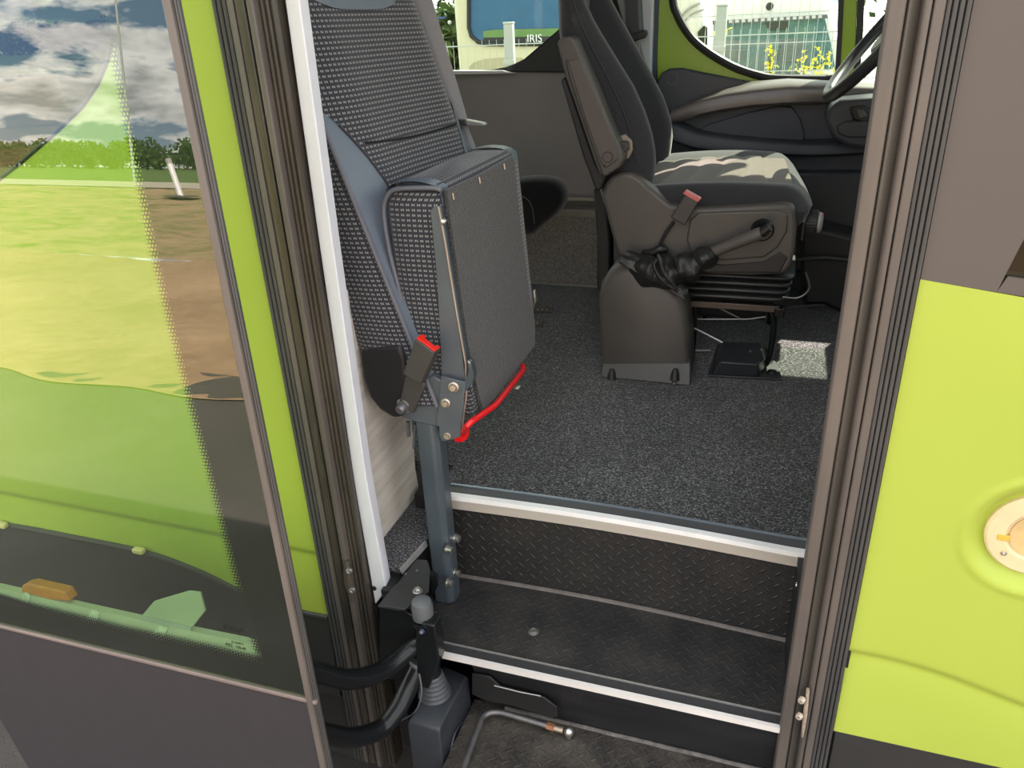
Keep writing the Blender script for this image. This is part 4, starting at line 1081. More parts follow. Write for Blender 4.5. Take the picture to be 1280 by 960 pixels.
# black rear leg of the seat back and lower frame
obj('back_frame', MB().prism(PP([(741, 236), (757, 238), (762, 300), (763, 362), (746, 362), (746, 300)], Y=1.10), (0, .06, 0)), BLKM, ds, bevel=.006)
# cushion
def cush_sec(u, x):
    return 0
xr0, xr1 = P(815, 240, Y=1.02).x-.05, P(1027, 235, Y=1.02).x
xf1 = P(1000, 205, Y=1.45).x
loops = []
for i in range(29):
    s = i/28; y_n = YS0-.005; L = []
    for j in range(25):
        u = j/24; y = y_n+(YS1-y_n)*u
        xend = xr1+(xf1-xr1)*u-.03*abs(2*u-1)**4
        x = xr0+(xend-xr0)*s
        top = 1.196+.014*math.sin(s*PI*.9)+.012*s
        bol = .020*(1/(1+math.exp((u-.16)*40))+1/(1+math.exp(-(u-.84)*40)))
        cr_ = .03*(max(0, (.06-u)/.06)**2+max(0, (u-.94)/.06)**2)
        nose = .05*max(0, (s-.84)/.16)**2.4
        L.append(Vector((x, y, top+bol*(1-s*.5)-cr_-nose+(.022*(u-.1) if 1 else 0))))
    L += [Vector((L[24].x-.01*(s > .9), YS1+.004, 1.165)), Vector((L[24].x-.02*(s > .9), YS1-.01, 1.125)), Vector((L[0].x-.02*(s > .9), y_n+.012, 1.125)), Vector((L[0].x-.005*(s > .9), y_n-.006, 1.145)), Vector((L[0].x, y_n-.008, 1.17))]
    loops.append(L)
cu = obj('seat_cushion', MB().loft(loops, True, True, None, True), DFAB, ds, angle=75)
rows = []
for i in range(61):
    s = .03+.84*i/60; row = []
    for j in range(13):
        u = .13+.70*j/12; y = (YS0-.005)+(YS1-YS0+.005)*u
        xend = xr1+(xf1-xr1)*u; x = xr0+(xend-xr0)*s
        top = 1.196+.014*math.sin(s*PI*.9)+.012*s+.022*(u-.1)
        quil = .006*abs(math.sin(s*PI*6.5+.5*math.sin(u*9)))**.6*(s < .72)
        row.append(Vector((x, y, top+.002+quil+.006*math.sin(PI*j/12)**.5)))
    rows.append(row)
obj('cushion_insert', MB().loft(rows, False, False, None, True), DFAB2, ds)
# plastic side cover
YC = .965
sc1 = [(752, 246), (756, 230), (764, 220), (776, 216), (790, 217), (800, 223), (812, 234), (838, 256), (880, 260), (985, 254), (994, 260), (996, 285), (994, 312), (989, 332), (980, 343), (940, 345), (880, 343), (830, 335), (790, 325), (772, 320), (764, 292)]
cov = obj('side_cover', MB().prism(PP(sc1, Y=YC), (0, .055, 0)), GREYP, ds, bevel=.012, seg=4)
sc2 = [(873, 266), (975, 263), (985, 268), (984, 290), (972, 310), (955, 322), (905, 326), (866, 322), (858, 300), (862, 275)]
obj('cover_panel', MB().prism(PP(sc2, Y=YC-.006), (0, .02, 0)), GREYP, ds, bevel=.005, seg=3)
obj('cover_shadow_gap', MB().prism(PP([(866, 328), (905, 331), (955, 327), (975, 315), (985, 322), (975, 341), (880, 341)], Y=YC-.003), (0, .01, 0)), BLKM, ds, bevel=.003)
c = P(953, 287, Y=YC-.006)
obj('pivot_ring', MB().lathe(c, (0, -1, 0), [(.028, 0), (.028, .006), (.024, .010), (.018, .010), (.017, .004), (.001, .004)], 32), BLK, ds)
# bellows skirt
loops = []
Yb0 = 1.0
zt_, zb2 = P(930, 342, Y=Yb0).z, P(930, 377, Y=Yb0).z
xa, xb2 = P(852, 355, Y=Yb0).x, P(988, 355, Y=Yb0).x
for i in range(25):
    s = i/24; z = zt_+(zb2-zt_)*s
    w_ = .013*abs(math.sin(s*PI*4))**.6
    inset = .012*s
    x0_, x1_ = xa+inset-w_, xb2-inset*1.2+w_; y0_, y1_ = Yb0+.01-w_, 1.42+w_
    r_ = .03; L = []
    for (cx_, cy_, a0) in ((x1_-r_, y0_+r_, -90), (x1_-r_, y1_-r_, 0), (x0_+r_, y1_-r_, 90), (x0_+r_, y0_+r_, 180)):
        for k in range(5):
            a = math.radians(a0+90*k/4); L.append(Vector((cx_+r_*math.cos(a), cy_+r_*math.sin(a), z)))
    loops.append(L)
obj('bellows', MB().loft(loops, True, True, None, True), mat('black_rubber_bellows', (.018, .018, .019), .4), ds, angle=60)
# rail and frame under the bellows
ra, rb = P(858, 374, Y=1.01), P(975, 378, Y=1.01)
obj('slide_rail', MB().box((ra.x, 1.01, ra.z-.022), (rb.x, 1.035, ra.z-.004)), mat('brown_grey_rail', (.09, .075, .065), .4, .5), ds, bevel=.002)
obj('slide_rail', MB().box((ra.x, 1.40, ra.z-.022), (rb.x, 1.425, ra.z-.004)), BLK, ds, bevel=.002)
obj('rail_end', MB().box((rb.x-.012, 1.005, ra.z-.034), (rb.x+.014, 1.04, ra.z-.008)), BLK, ds, bevel=.003)
fz = Z_FLOOR
c1, c2 = P(962, 388, Y=1.03), P(966, 428, Y=1.03)
obj('frame_leg', MB().tube([c1, P(967, 402, Y=1.03), Vector((P(966, 410, Y=1.03).x, 1.03, fz+.04)), Vector((c1.x-.01, 1.04, fz+.001))], .009, 10, 4), BLK, ds)
obj('frame_leg', MB().tube([(c1.x, 1.40, c1.z), (c1.x+.005, 1.40, fz+.001)], .009, 10), BLK, ds)
obj('frame_leg', MB().tube([(ra.x+.03, 1.40, c1.z), (ra.x+.02, 1.40, fz+.001)], .009, 10), BLK, ds)
obj('frame_leg', MB().tube([(ra.x+.02, 1.06, c1.z), (ra.x+.02, 1.06, fz+.001)], .009, 10), BLK, ds)
obj('suspension_box', MB().box((ra.x+.02, 1.12, ra.z-.09), (rb.x-.03, 1.36, ra.z-.01)), DARKV, ds, bevel=.01)
obj('cross_bar', MB().tube([P(866, 399, Y=1.08), P(935, 399, Y=1.08), P(957, 396, Y=1.08)], .003, 8), mat('dark_steel_wire', (.18, .17, .16), .35, .7), ds)
obj('cross_bar', MB().tube([P(885, 378, Y=1.06), P(925, 398, Y=1.06)], .0025, 8), mat('dark_steel_wire', (.18, .17, .16)), ds)
obj('adjuster_wire', MB().tube([P(978, 371, Y=1.0), P(998, 372, Y=1.0), P(1012, 360, Y=1.0), P(1007, 340, Y=1.0)], .0026, 8, 4), mat('dark_steel_wire', (.18, .17, .16)), ds)
# height dial
c = P(1007, 277, Y=1.06); ax_ = Vector((1, -.12, 0)).normalized()
mb = MB(); 
prof = [(.001, 0), (.026, 0), (.030, .004), (.030, .028), (.026, .031)]
mb.lathe(c, ax_, prof, 30)
kn = obj('dial', mb, BLKM, ds)
for k in range(24):
    pass
mb = MB()
a0 = ax_.cross(Vector((0, 0, 1))).normalized(); a1 = ax_.cross(a0)
for k in range(26):
    an = 2*PI*k/26; d = a0*math.cos(an)+a1*math.sin(an)
    mb.tube([c+d*.0300+ax_*.005, c+d*.0300+ax_*.027], .0017, 5)
obj('dial_ribs', mb, BLKM, kn)
obj('dial_face', MB().lathe(c+ax_*.031, ax_, [(.026, 0), (.025, .006), (.020, .010), (.001, .011)], 30), mat('grey_dial_face', (.30, .29, .28), .4), kn)
obj('dial_mark', MB().lathe(c+ax_*.033+a1*-.018, ax_, [(.006, 0), (.006, .008), (.001, .009)], 10), RED, kn)
obj('dial_bracket', MB().prism([P(1000, 300, Y=1.03), P(1003, 270, Y=1.03), P(1010, 262, Y=1.03), P(1008, 275, Y=1.03), P(1004, 302, Y=1.03)], (0, .06, 0)), BLKM, ds, bevel=.002)
# armrest, folded up
YA = .925
ar = [(696, 54), (700, 48), (712, 45), (717, 48), (722, 60), (745, 112), (762, 155), (777, 190), (779, 200), (775, 209), (757, 221), (750, 219), (744, 205), (722, 140), (706, 95)]
arm_o = obj('armrest', MB().prism(PP(ar, Y=YA), (0, .065, 0)), GREYP, ds, bevel=.010, seg=4)
ins = [(705, 74), (712, 73), (724, 72), (730, 82), (751, 128), (774, 184), (776, 200), (756, 214), (752, 212), (731, 150)]
obj('armrest_panel', MB().prism(PP([(709, 75), (723, 74), (729, 84), (750, 130), (773, 187), (773, 199), (757, 211), (752, 206), (731, 148)], Y=YA-.003), (0, .02, 0)), mat('warm_grey_plastic', (.095, .080, .074), .5, bscale=700, bstr=.15), arm_o, bevel=.003, seg=2)
obj('armrest_groove', MB().tube([P(u, v, Y=YA-.001) for u, v in ((708, 74), (712, 96), (730, 150), (750, 208), (754, 218))], .0018, 6, 3), BLKM, arm_o)
c = P(759.5, 196.5, Y=YA-.0032); obj('armrest_button', MB().lathe(c, (0, -1, 0), [(.0125, 0), (.0115, .0012), (.001, .0012)], 28), mat('warm_grey_plastic', (.095, .080, .074)), arm_o)
mb = MB()
R_ = .0128; mb.tube([c+Vector((R_*math.cos(2*PI*k/32), -.0006, R_*math.sin(2*PI*k/32))) for k in range(33)], .0009, 6); obj('button_ring', mb, BLKM, arm_o)
c = P(756, 207, Y=YA-.0035); obj('armrest_hole', MB().lathe(c, (0, -1, 0), [(.0028, 0), (.001, .0005)], 12), INK, arm_o)
# dark rear shell of the armrest
obj('armrest_rear', MB().prism(PP([(700, 100), (706, 95), (722, 140), (744, 205), (757, 221), (752, 236), (745, 240), (728, 195)], Y=YA+.03), (0, .05, 0)), BLKM, ds, bevel=.006)
# pivot plate
obj('pivot_plate', MB().prism(PP([(772, 170), (782, 168), (790, 176), (791, 188), (786, 198), (779, 201), (774, 196)], Y=.985), (0, .01, 0)), mat('beige_steel_plate', (.28, .23, .19), .45, .4), ds, bevel=.002)
obj('pivot_block', MB().prism(PP([(768, 177), (783, 178), (785, 189), (772, 192)], Y=.955), (0, .035, 0)), GREYP2, ds, bevel=.003)
for u, v in ((782, 196), (773, 171)): obj('pivot_screw', MB().lathe(P(u, v, Y=.984), (0, -1, 0), [(.0045, 0), (.004, .004), (.0015, .004)], 12), CHROME, ds)
# driver buckle
f4 = PP([(838, 272), (858, 241), (874, 251), (856, 282)], Y=.935)
dbk = obj('buckle', MB().prism(f4, (0, .028, 0)), BUCK, ds, bevel=.003)
f4 = PP([(849.5, 250), (855, 241), (874, 251), (871, 256)], Y=.933)
obj('release_button', MB().prism(PP([(853, 242), (857, 238.5), (876, 249), (872, 253)], Y=.934), (0, .024, 0)), PINK, dbk, bevel=.0015)
obj('buckle_cable', MB().tube([P(842, 278, Y=.95), P(833, 290, Y=.95), P(826, 303, Y=.95), P(823, 314, Y=.95)], .0045, 8, 4), BLKM, ds)
obj('buckle_foot', MB().tube([P(803, 315, Y=.945), P(815, 316, Y=.94), P(826, 311, Y=.94), P(834, 314, Y=.945)], [.006, .011, .012, .007], 10, 3), LEATH, ds)

# belt on the pillar behind the driver
t = thing('pillar_belt', 'dark plastic belt guide and webbing on the pillar behind the driver seat', 'seat belt', P(795, 60, Y=1.66))
obj('guide_cover', MB().prism(PP([(777, -30), (798, -30), (801, 30), (803, 44), (790, 49), (781, 30)], Y=1.62), (0, .05, 0)), GREYP2, t, bevel=.008)
obj('guide_lip', MB().prism(PP([(789, 42), (806, 37), (808, 42), (805, 48), (791, 52)], Y=1.61), (0, .04, 0)), BLKM, t, bevel=.004)
obj('buckle_tip', MB().prism(PP([(795, 52), (799, 50), (799, 66), (795, 64)], Y=1.615), (0, .006, 0)), CHROME, t)
obj('webbing', MB().prism(PP([(763, -30), (776, -30), (806, 75), (800, 80), (780, 30)], Y=1.63), (0, .002, 0)), WEB, t)

# ------------------------------------------------------------------ handbrake
hbk = thing('handbrake_console', 'dark grey moulded handbrake console standing on the carpet', 'console', P(808, 478, Z=Z_FLOOR))
YH = .885
oh = [(751, 476), (750, 440), (748, 400), (747, 372), (750, 355), (760, 340), (775, 330), (795, 327), (812, 337), (835, 356), (850, 368), (857, 385), (860, 430), (862, 474)]
def depth_loft(name, px, Y0, dys, m_, par, cx_px, zfix=True, **k):
    loops = []
    cen = P(*cx_px, Y=Y0)
    base_z = min(P(u, v, Y=Y0).z for u, v in px)
    for dy, s in dys:
        L = []
        for u, v in px:
            p = P(u, v, Y=Y0); q_ = Vector((cen.x+(p.x-cen.x)*s, Y0+dy, base_z+(p.z-base_z)*(s if s < 1 else 1)))
            L.append(q_)
        loops.append(L)
    return obj(name, MB().loft(loops, True, True, None, False), m_, par, **k)
o = depth_loft('console_body', oh, YH+.012, ((0, .90), (.006, .96), (.02, 1.0), (.13, 1.0), (.15, .96)), GREYP, hbk, (806, 400), smooth_all=True, angle=60)
zf = P(808, 479, Y=YH).z
fl_ = PP([(752, 478), (752, 456), (862, 456), (862, 479)], Y=YH)
obj('foot_flange', MB().prism([(fl_[0].x-.003, YH-.004, Z_FLOOR+.001), (fl_[3].x+.003, YH-.004, Z_FLOOR+.001), (fl_[2].x, YH+.012, fl_[2].z), (fl_[1].x, YH+.012, fl_[1].z)], (0, .03, 0)), GREYP, hbk, bevel=.003)
for u in (765, 844):
    c = P(u, 467, Y=YH)
    obj('screw_pocket', MB().tube([c+Vector((0, -.001, .014)), c+Vector((0, -.003, 0)), c+Vector((0, -.006, -.016))], [.006, .011, .013], 14, 3), BLKM, hbk)
    obj('screw', MB().lathe(c+Vector((0, -.018, -.020)), (0, -1, 1), [(.006, 0), (.005, .002), (.001, .003)], 12), mat('dark_screw', (.07, .07, .07), .35, .6), hbk)
# gaiter
gt = thing('handbrake_lever', 'handbrake lever with wrinkled black leather gaiter on the grey console', 'handbrake', P(830, 345, Y=.93))
ctr = [(788, 330, .020), (800, 334, .034), (811, 338, .043), (821, 341, .038), (830, 341, .046), (840, 341, .045), (849, 339, .035), (857, 335, .043), (866, 331, .038), (873, 327, .027), (880, 323, .031), (888, 319, .026), (894, 315, .015)]
YG = .912
loops = []
pts = [P(u, v, Y=YG) for u, v, r in ctr]; rr = [r for _, _, r in ctr]
pp, rr2 = catmull(pts, 5, rr)
random.seed(11)
ph = [random.uniform(0, 6.28) for _ in range(8)]
vs = []
n = 28
for i, p in enumerate(pp):
    t_ = (pp[min(i+1, len(pp)-1)]-pp[max(i-1, 0)]).normalized()
    nx = t_.cross(Vector((0, 1, 0))).normalized(); ny = t_.cross(nx); L = []
    for j in range(n):
        a = 2*PI*j/n
        w_ = 1+.07*math.sin(3*a+ph[0]+i*.25)+.035*math.sin(5*a+ph[1]-i*.3)+.05*math.sin(2*a+i*.4+ph[2])
        L.append(p+(nx*math.cos(a)+ny*math.sin(a))*rr2[i]*w_)
    vs.append(L)
obj('gaiter', MB().loft(vs, True, True, None, True), LEATH, gt, angle=70, subsurf=1)
# skirt of the gaiter draped over the console top
rows = []
eA = [(772, 329), (790, 338), (812, 350), (836, 363), (850, 372), (857, 374)]
eB = [(782, 322), (800, 326), (822, 336), (842, 350), (854, 360), (860, 368)]
for i in range(6):
    a = P(*eA[i], Y=YH-.004); b = P(*eB[i], Y=YH-.002)+Vector((0, .03, .012))
    rows.append([a+(b-a)*j/8+Vector((0, -.010*math.sin(PI*j/8)*(1+.6*math.sin(i*2.3+j)), .004*math.sin(j*1.9+i*2))) for j in range(9)])
obj('gaiter_skirt', MB().loft(rows, False, False, None, True), LEATH, gt, subsurf=2)
for k, (pts_, r) in enumerate([(((822, 318), (826, 328), (830, 340), (838, 350), (846, 362)), .008), (((824, 322), (818, 332), (828, 350), (848, 364)), .006)]):
    obj('fold', MB().tube([P(u, v, Y=YG-.040) for u, v in pts_], [r*.5]+[r]*(len(pts_)-2)+[r*.5], 10, 5), LEATH, gt)
a, b = P(893, 314, Y=YG), P(952, 291, Y=YG-.02)
obj('grip', MB().tube([a, a+(b-a)*.05, a+(b-a)*.9, b], [.012, .0135, .0155, .012], 18, 3), mat('grey_grip_plastic', (.105, .092, .083), .5, bscale=600, bstr=.15), gt)
obj('push_button', MB().tube([b, b+(b-a).normalized()*.02+Vector((0, 0, .006))], [.011, .010], 16), BLKM, gt)

# ------------------------------------------------------------------ black plastic cover on the floor and rods
t = thing('floor_cover', 'black moulded floor cover with a screw pocket right of the handbrake console', 'cover', P(930, 474, Z=Z_FLOOR))
bA, bB = P(885, 472, Z=Z_FLOOR+.002), P(977, 476, Z=Z_FLOOR+.002)
H = .055
def lv(u, v, h): return P(u, v, Z=Z_FLOOR+h)
obj('base_plate', MB().prism([lv(884, 471, .002), lv(977, 476, .002), lv(974, 462, .002), lv(958, 436, .002), lv(896, 434, .002)], (0, 0, .006)), GREYP2, t, bevel=.002)
bot = [lv(890, 469, .008), lv(948, 471, .008), lv(958, 458, .008), lv(957, 437, .008), lv(897, 436, .008)]
top = [lv(900, 452, H), lv(948, 456, H), lv(954, 448, H), lv(951, 428, H), lv(903, 427, H)]
obj('raised_box', MB().loft([bot, top], True, True, None, False), GREYP2, t, bevel=.005, seg=3)
c = lv(965, 466, .009); obj('screw_pocket', MB().lathe(c, (0, 0, 1), [(.013, 0), (.012, .006), (.008, .006), (.007, .002), (.001, .002)], 20), BLKM, t)
t = thing('control_rod', 'thin bright steel rod running down to the black floor cover', 'rod', P(880, 418, Y=1.05))
obj('rod', MB().tube([P(858, 405, Y=1.06), P(903, 428, Y=1.04)], .0042, 10), mat('plain_steel_rod', (.32, .32, .31), .35, .7), t)
t = thing('control_rod', 'short steel rod flat on the carpet left of the floor cover', 'rod', P(875, 438, Z=Z_FLOOR))
obj('rod', MB().tube([P(862, 438, Z=Z_FLOOR+.012), P(888, 438, Z=Z_FLOOR+.012)], .0036, 10), mat('plain_steel_rod', (.32, .32, .31)), t)

# ------------------------------------------------------------------ driver's door (far side)
YD = 1.72
dd = thing('driver_door', 'green framed driver door with dark door card and window', 'door', P(930, 250, Y=YD))
win = [(836, -60), (838, 0), (843, 18), (850, 33), (862, 50), (878, 65), (898, 78), (920, 89), (945, 97), (970, 102), (1044, 103), (1050, 40), (1054, -60)]
outer = [(819, -60), (819, 100), (820, 300), (1110, 300), (1110, 140), (1069, 101), (1073, 40), (1077, -60)]
# sheet: build as ring polygons (rear part + front pillar)
rear = [(819, -60), (819, 60), (822, 110), (838, 105), (870, 120), (960, 125)]+[(970, 102), (945, 97), (920, 89), (898, 78), (878, 65), (862, 50), (850, 33), (843, 18), (838, 0), (836, -60)]
obj('painted_frame', MB().prism(PP(rear, Y=YD), (0, .04, 0)), LIME_D, dd, bevel=.006, seg=3)
obj('painted_pillar', MB().prism(PP([(1054, -60), (1050, 60), (1048, 125), (1066, 125), (1070, 50), (1073, -60)], Y=YD), (0, .04, 0)), LIME_D, dd, bevel=.004)
gp = PP([(838, -60), (841, 0), (846, 17), (853, 31), (865, 48), (881, 62), (901, 75), (923, 86), (948, 94), (972, 98), (1043, 99)], Y=YD-.004)
obj('window_gasket', MB().tube(gp, .0125, 8, 3, flat=1.0), BLKM, dd)
obj('gasket_front', MB().prism(PP([(1043, 110), (1047, 40), (1050, -60), (1058, -60), (1053, 40), (1049, 110)], Y=YD-.008), (0, .03, 0)), BLKM, dd)
obj('glass', MB().prism(PP([(836, -60), (838, 0), (843, 18), (862, 50), (898, 78), (945, 97), (1048, 100), (1055, -60)], Y=YD+.02), (0, .004, 0)), GLASS_CLR, dd)
obj('gasket_rear', MB().prism(PP([(815, -60), (820, -60), (821, 110), (823, 240), (815, 240)], Y=YD-.012), (0, .03, 0)), mat('navy_door_rubber', (.03, .045, .07)), dd)
NAVY = mat('blue_black_door_plastic', (.045, .048, .060), .5, bscale=600, bstr=.12)
card = [(821, 104), (826, 92), (836, 86), (852, 85), (875, 90), (905, 96), (935, 102), (960, 106), (1110, 106), (1110, 340), (824, 340)]
obj('door_card', MB().prism(PP(card, Y=YD-.03), (0, .03, 0)), NAVY, dd, bevel=.006)
c = P(840, 99, Y=YD-.032); R_ = .016
obj('card_clip', MB().tube([c+Vector((R_*math.cos(2*PI*k/24), 0, R_*math.sin(2*PI*k/24))) for k in range(25)], .0015, 6), mat('grey_clip_line', (.10, .11, .13), .5), dd)
# upper ledge with rounded top that catches the sun
def xz(u, v, Y): p = P(u, v, Y=Y); return p
led_t = [(838, 140), (862, 130), (876, 124), (905, 117), (940, 112), (985, 107), (1050, 108), (1112, 110)]
led_u = [(838, 138), (862, 128), (876, 121), (905, 110), (940, 101.5), (985, 98), (1050, 101), (1112, 104)]
led_b = [(838, 152), (862, 146), (876, 142), (905, 136), (940, 131), (985, 128), (1050, 126), (1112, 124)]
loops = []
Yf = YD-.105
for (a, b, up_) in zip(led_t, led_b, led_u):
    A1, B1 = P(*a, Y=Yf), P(*b, Y=Yf)
    k = .105 if a[0] > 870 else .105*(a[0]-830)/45
    yb_ = YD-.02
    U1 = P(*up_, Y=yb_-.012)
    L = [U1, Vector(((A1.x+U1.x)/2, Yf+.045, A1.z*.45+U1.z*.55+.003)), Vector((A1.x, Yf+.008, A1.z-.001)), Vector((A1.x, Yf, A1.z-.012)), Vector((B1.x, Yf+.004, B1.z)), Vector((B1.x, Yf+.02, B1.z-.01)), Vector((B1.x, yb_, B1.z-.01))]
    loops.append(L)
obj('window_ledge', MB().loft(loops, True, True, None, True), mat('brown_grey_ledge', (.12, .105, .10), .36, bscale=600, bstr=.08, spec=.7), dd, angle=50)
# pocket panel, armrest bulge, lower pocket
obj('card_insert', MB().prism(PP([(868, 168), (884, 156), (930, 142), (975, 132), (990, 134), (1000, 148), (1006, 168), (1003, 177), (960, 178), (900, 172)], Y=YD-.045), (0, .02, 0)), mat('slate_door_insert', (.062, .064, .078), .6, bscale=600, bstr=.12), dd, bevel=.004)
loops = []
for (u, vt, vb) in ((830, 150, 170), (845, 156, 178), (870, 167, 186), (910, 173, 190), (960, 178, 193), (1010, 181, 195), (1050, 180, 194), (1112, 174, 190)):
    A1, B1 = P(u, vt, Y=Yf+.02), P(u, vb, Y=Yf+.02)
    L = [Vector((A1.x, YD-.03, A1.z+.01)), Vector((A1.x, Yf+.03, A1.z+.004)), Vector((A1.x, Yf+.02, A1.z-.006)), Vector((B1.x, Yf+.02, B1.z+.004)), Vector((B1.x, Yf+.035, B1.z-.006)), Vector((B1.x, YD-.03, B1.z-.01))]
    loops.append(L)
obj('armrest_ledge', MB().loft(loops, True, True, None, True), NAVY, dd, angle=50)
obj('lower_pocket', MB().prism(PP([(850, 300), (850, 215), (1110, 215), (1110, 340), (850, 340)], Y=YD-.07), (0, .05, 0)), GREYP2, dd, bevel=.01)
obj('front_gasket', MB().prism(PP([(1066, 110), (1071, 40), (1074, -60), (1083, -60), (1079, 40), (1074, 110)], Y=YD-.002), (0, .03, 0)), BLKM, dd)
# quarter window in front of the driver's door
mb = MB(); x0 = P(1080, 20, Y=YD+.03).x
mb.prism([(x0, YD+.03, 1.42), (1.05, YD+.03, 1.42), (.75, YD+.03, 2.2), (x0-.02, YD+.03, 2.2)], (0, .004, 0)); struct('window_4', mb, GLASS_CLR)
mb = MB(); mb.box((-.43, YD+.045, 2.15), (1.0, YD+.09, 2.5)); mb.box((-.43, YD+.045, .3), (1.6, YD+.08, 1.36)); struct('wall_far_cab', mb, GREYP2)
# windscreen and nose
mb = MB(); mb.box((1.46, 0, .3), (1.55, 1.8, 1.25)); struct('wall_front', mb, LIME)
mb = MB(); mb.prism([(1.50, .03, 1.25), (1.25, .03, 2.48), (1.25, 1.75, 2.48), (1.50, 1.75, 1.25)], (.006, 0, .002)); struct('window_5', mb, GLASS_CLR)

# dashboard
da = thing('dashboard', 'dark grey dashboard with control panel under the steering wheel', 'dashboard', (.6, 1.0, .8))
prof = [(.30, .80), (.28, 1.0), (.26, 1.12), (.28, 1.26), (.38, 1.40), (.60, 1.44), (1.34, 1.30), (1.34, .76), (.40, .74)]
obj('dash_body', MB().prism([(x+.18, .10, z) for x, z in prof], (0, 1.56, 0)), GREYP2, da, bevel=.015, seg=3)
# curved panel seen beneath the wheel
YP = 1.50
obj('side_panel', MB().prism(PP([(1032, 150), (1036, 135), (1050, 125), (1130, 118), (1130, 190), (1060, 184), (1040, 172)], Y=YP), (0, .15, 0)), NAVY, da, bevel=.012)
obj('switch_surround', MB().prism(PP([(1046, 158), (1056, 152), (1130, 150), (1130, 172), (1060, 172), (1048, 168)], Y=YP-.012), (0, .02, 0)), GREYP2, da, bevel=.004)
obj('vent_ring', MB().prism(PP([(1062, 134), (1080, 131), (1092, 140), (1094, 150), (1080, 154), (1066, 150)], Y=YP-.010), (0, .02, 0)), BLKM, da, bevel=.006)
obj('light_switch', MB().prism(PP([(1070, 137), (1080, 137), (1084, 146), (1074, 149)], Y=YP-.018), (0, .02, 0)), GREYP, da, bevel=.003)
obj('foot_bulkhead', MB().prism(PP([(1000, 290), (1025, 285), (1070, 296), (1110, 300), (1110, 420), (1030, 382), (1004, 382), (1000, 330)], Y=1.52), (0, .18, 0)), BLKM, da, bevel=.015)
obj('bulkhead_lip', MB().tube([P(996, 325, Y=1.50), P(1030, 322, Y=1.50), P(1066, 326, Y=1.50)], .007, 10, 4), GREYP2, da)
obj('threshold_rail', MB().tube([P(985, 385, Y=1.56), P(1030, 380, Y=1.56), P(1075, 377, Y=1.56)], .005, 8), mat('dark_rail_grey', (.10, .095, .09), .5), da)

# steering wheel
sw = thing('steering_wheel', 'black steering wheel with grey lit centre pad above the dashboard', 'steering wheel', (.33, 1.25, 1.5))
C0 = Vector((.233, 1.235, 1.585)); Rw = .215
axw = Vector((-.78, -.02, .63)).normalized()        # faces the driver and up
e1 = Vector((0, 1, 0)); e1 = (e1-axw*e1.dot(axw)).normalized(); e2 = axw.cross(e1).normalized()
rim = [C0+e1*Rw*math.cos(2*PI*k/72)+e2*Rw*math.sin(2*PI*k/72) for k in range(73)]
obj('rim', MB().tube(rim, .0155, 14, cap=False), mat('wheel_grip_black', (.030, .031, .036), .38, bscale=500, bstr=.1), sw)
hub = C0-axw*.02
obj('centre_pad', MB().lathe(hub-axw*.03, axw, [(.05, 0), (.085, .012), (.092, .035), (.08, .05), (.04, .056), (.001, .057)], 36), mat('grey_wheel_pad', (.11, .115, .14), .45), sw)
for an in (0, 180, 90, 270 if False else 250):
    a = math.radians(an); d = e1*math.cos(a)+e2*math.sin(a)
    obj('spoke', MB().tube([hub+d*.07, hub+d*.14, C0+d*(Rw-.006)], [.02, .015, .012], 12, 3, flat=.6), mat('grey_wheel_spoke', (.075, .08, .10), .4), sw)
obj('column', MB().tube([hub-axw*.02, hub-axw*.30], .045, 20), GREYP2, sw)
# ------------------------------------------------------------------ outside, far side
def gz(y):       # gently falling yard beyond the bus
    return -.035*(y-2.0) if y > 2 else 0
GFAR = mat('yard_gravel', (.34, .31, .27), .95, var=.2, vscale=(6, 6, 6), bscale=40, bstr=.5)
# fence
YFn = 4.0; zg = gz(YFn)
t = thing('fence_post', 'galvanised fence post seen through the rear side window', 'fence post', P(636, 60, Y=YFn), 'mesh fence posts')
def fpost(u, vt, label, first=None, w=.03):
    p = P(u, vt, Y=YFn-.03); 
    tt = thing('fence_post', label, 'fence post', (p.x, YFn-.03, zg), 'mesh fence posts') if first is None else first
    obj('post', MB().box((p.x-w, YFn-.05, zg), (p.x+w, YFn-.01, p.z)), GALV, tt, bevel=.004)
    obj('cap', MB().box((p.x-w-.003, YFn-.053, p.z), (p.x+w+.003, YFn-.007, p.z+.012)), GALV, tt, bevel=.004)
    c = Vector((p.x, YFn-.055, p.z-.22)); obj('clamp', MB().box((c.x-.04, YFn-.058, c.z-.015), (c.x+.035, YFn-.045, c.z+.015)), GALV, tt, bevel=.003)
bpy.data.objects.remove(t)
fpost(636, 30, 'galvanised mesh fence post before the cream bus window')
fpost(903, 8, 'galvanised mesh fence post before the windscreen of the white van')
mb = MB(); zt_f = P(650, 55, Y=YFn).z
t = thing('mesh_fence', 'pale wire mesh fence running behind the bus windows', 'fence', (-1, YFn, zg))
for i in range(7):
    z = zg+.1+(zt_f-zg-.1)*i/6; mb.tube([(-3.2, YFn, z), (4, YFn, z)], .0035, 5)
obj('horizontal_wires', mb, GALV, t)
mb = MB(); x = -3.2
while x < 3.0:
    mb.tube([(x, YFn, zg), (x, YFn, zt_f+.03)], .0016, 4, cap=False); x += .05
o = obj('vertical_wires', mb, GALV, t)
t = thing('tall_fence', 'taller pale wire fence before the white van', 'fence', (0, YFn+.1, zg))
mb = MB(); za = P(950, -60, Y=YFn+.1).z
x = P(838, 40, Y=YFn+.1).x
x_end = 3.0; x0f = x
while x < x_end:
    mb.tube([(x, YFn+.1, zg), (x, YFn+.1, za)], .0013, 4, cap=False); x += .052
obj('vertical_wires', mb, GALV, t)
mb = MB()
for v in (25, 62, 97): 
    z = P(960, v-8, Y=YFn+.1).z; mb.tube([(x0f, YFn+.1, z), (x_end, YFn+.1, z)], .0026, 5)
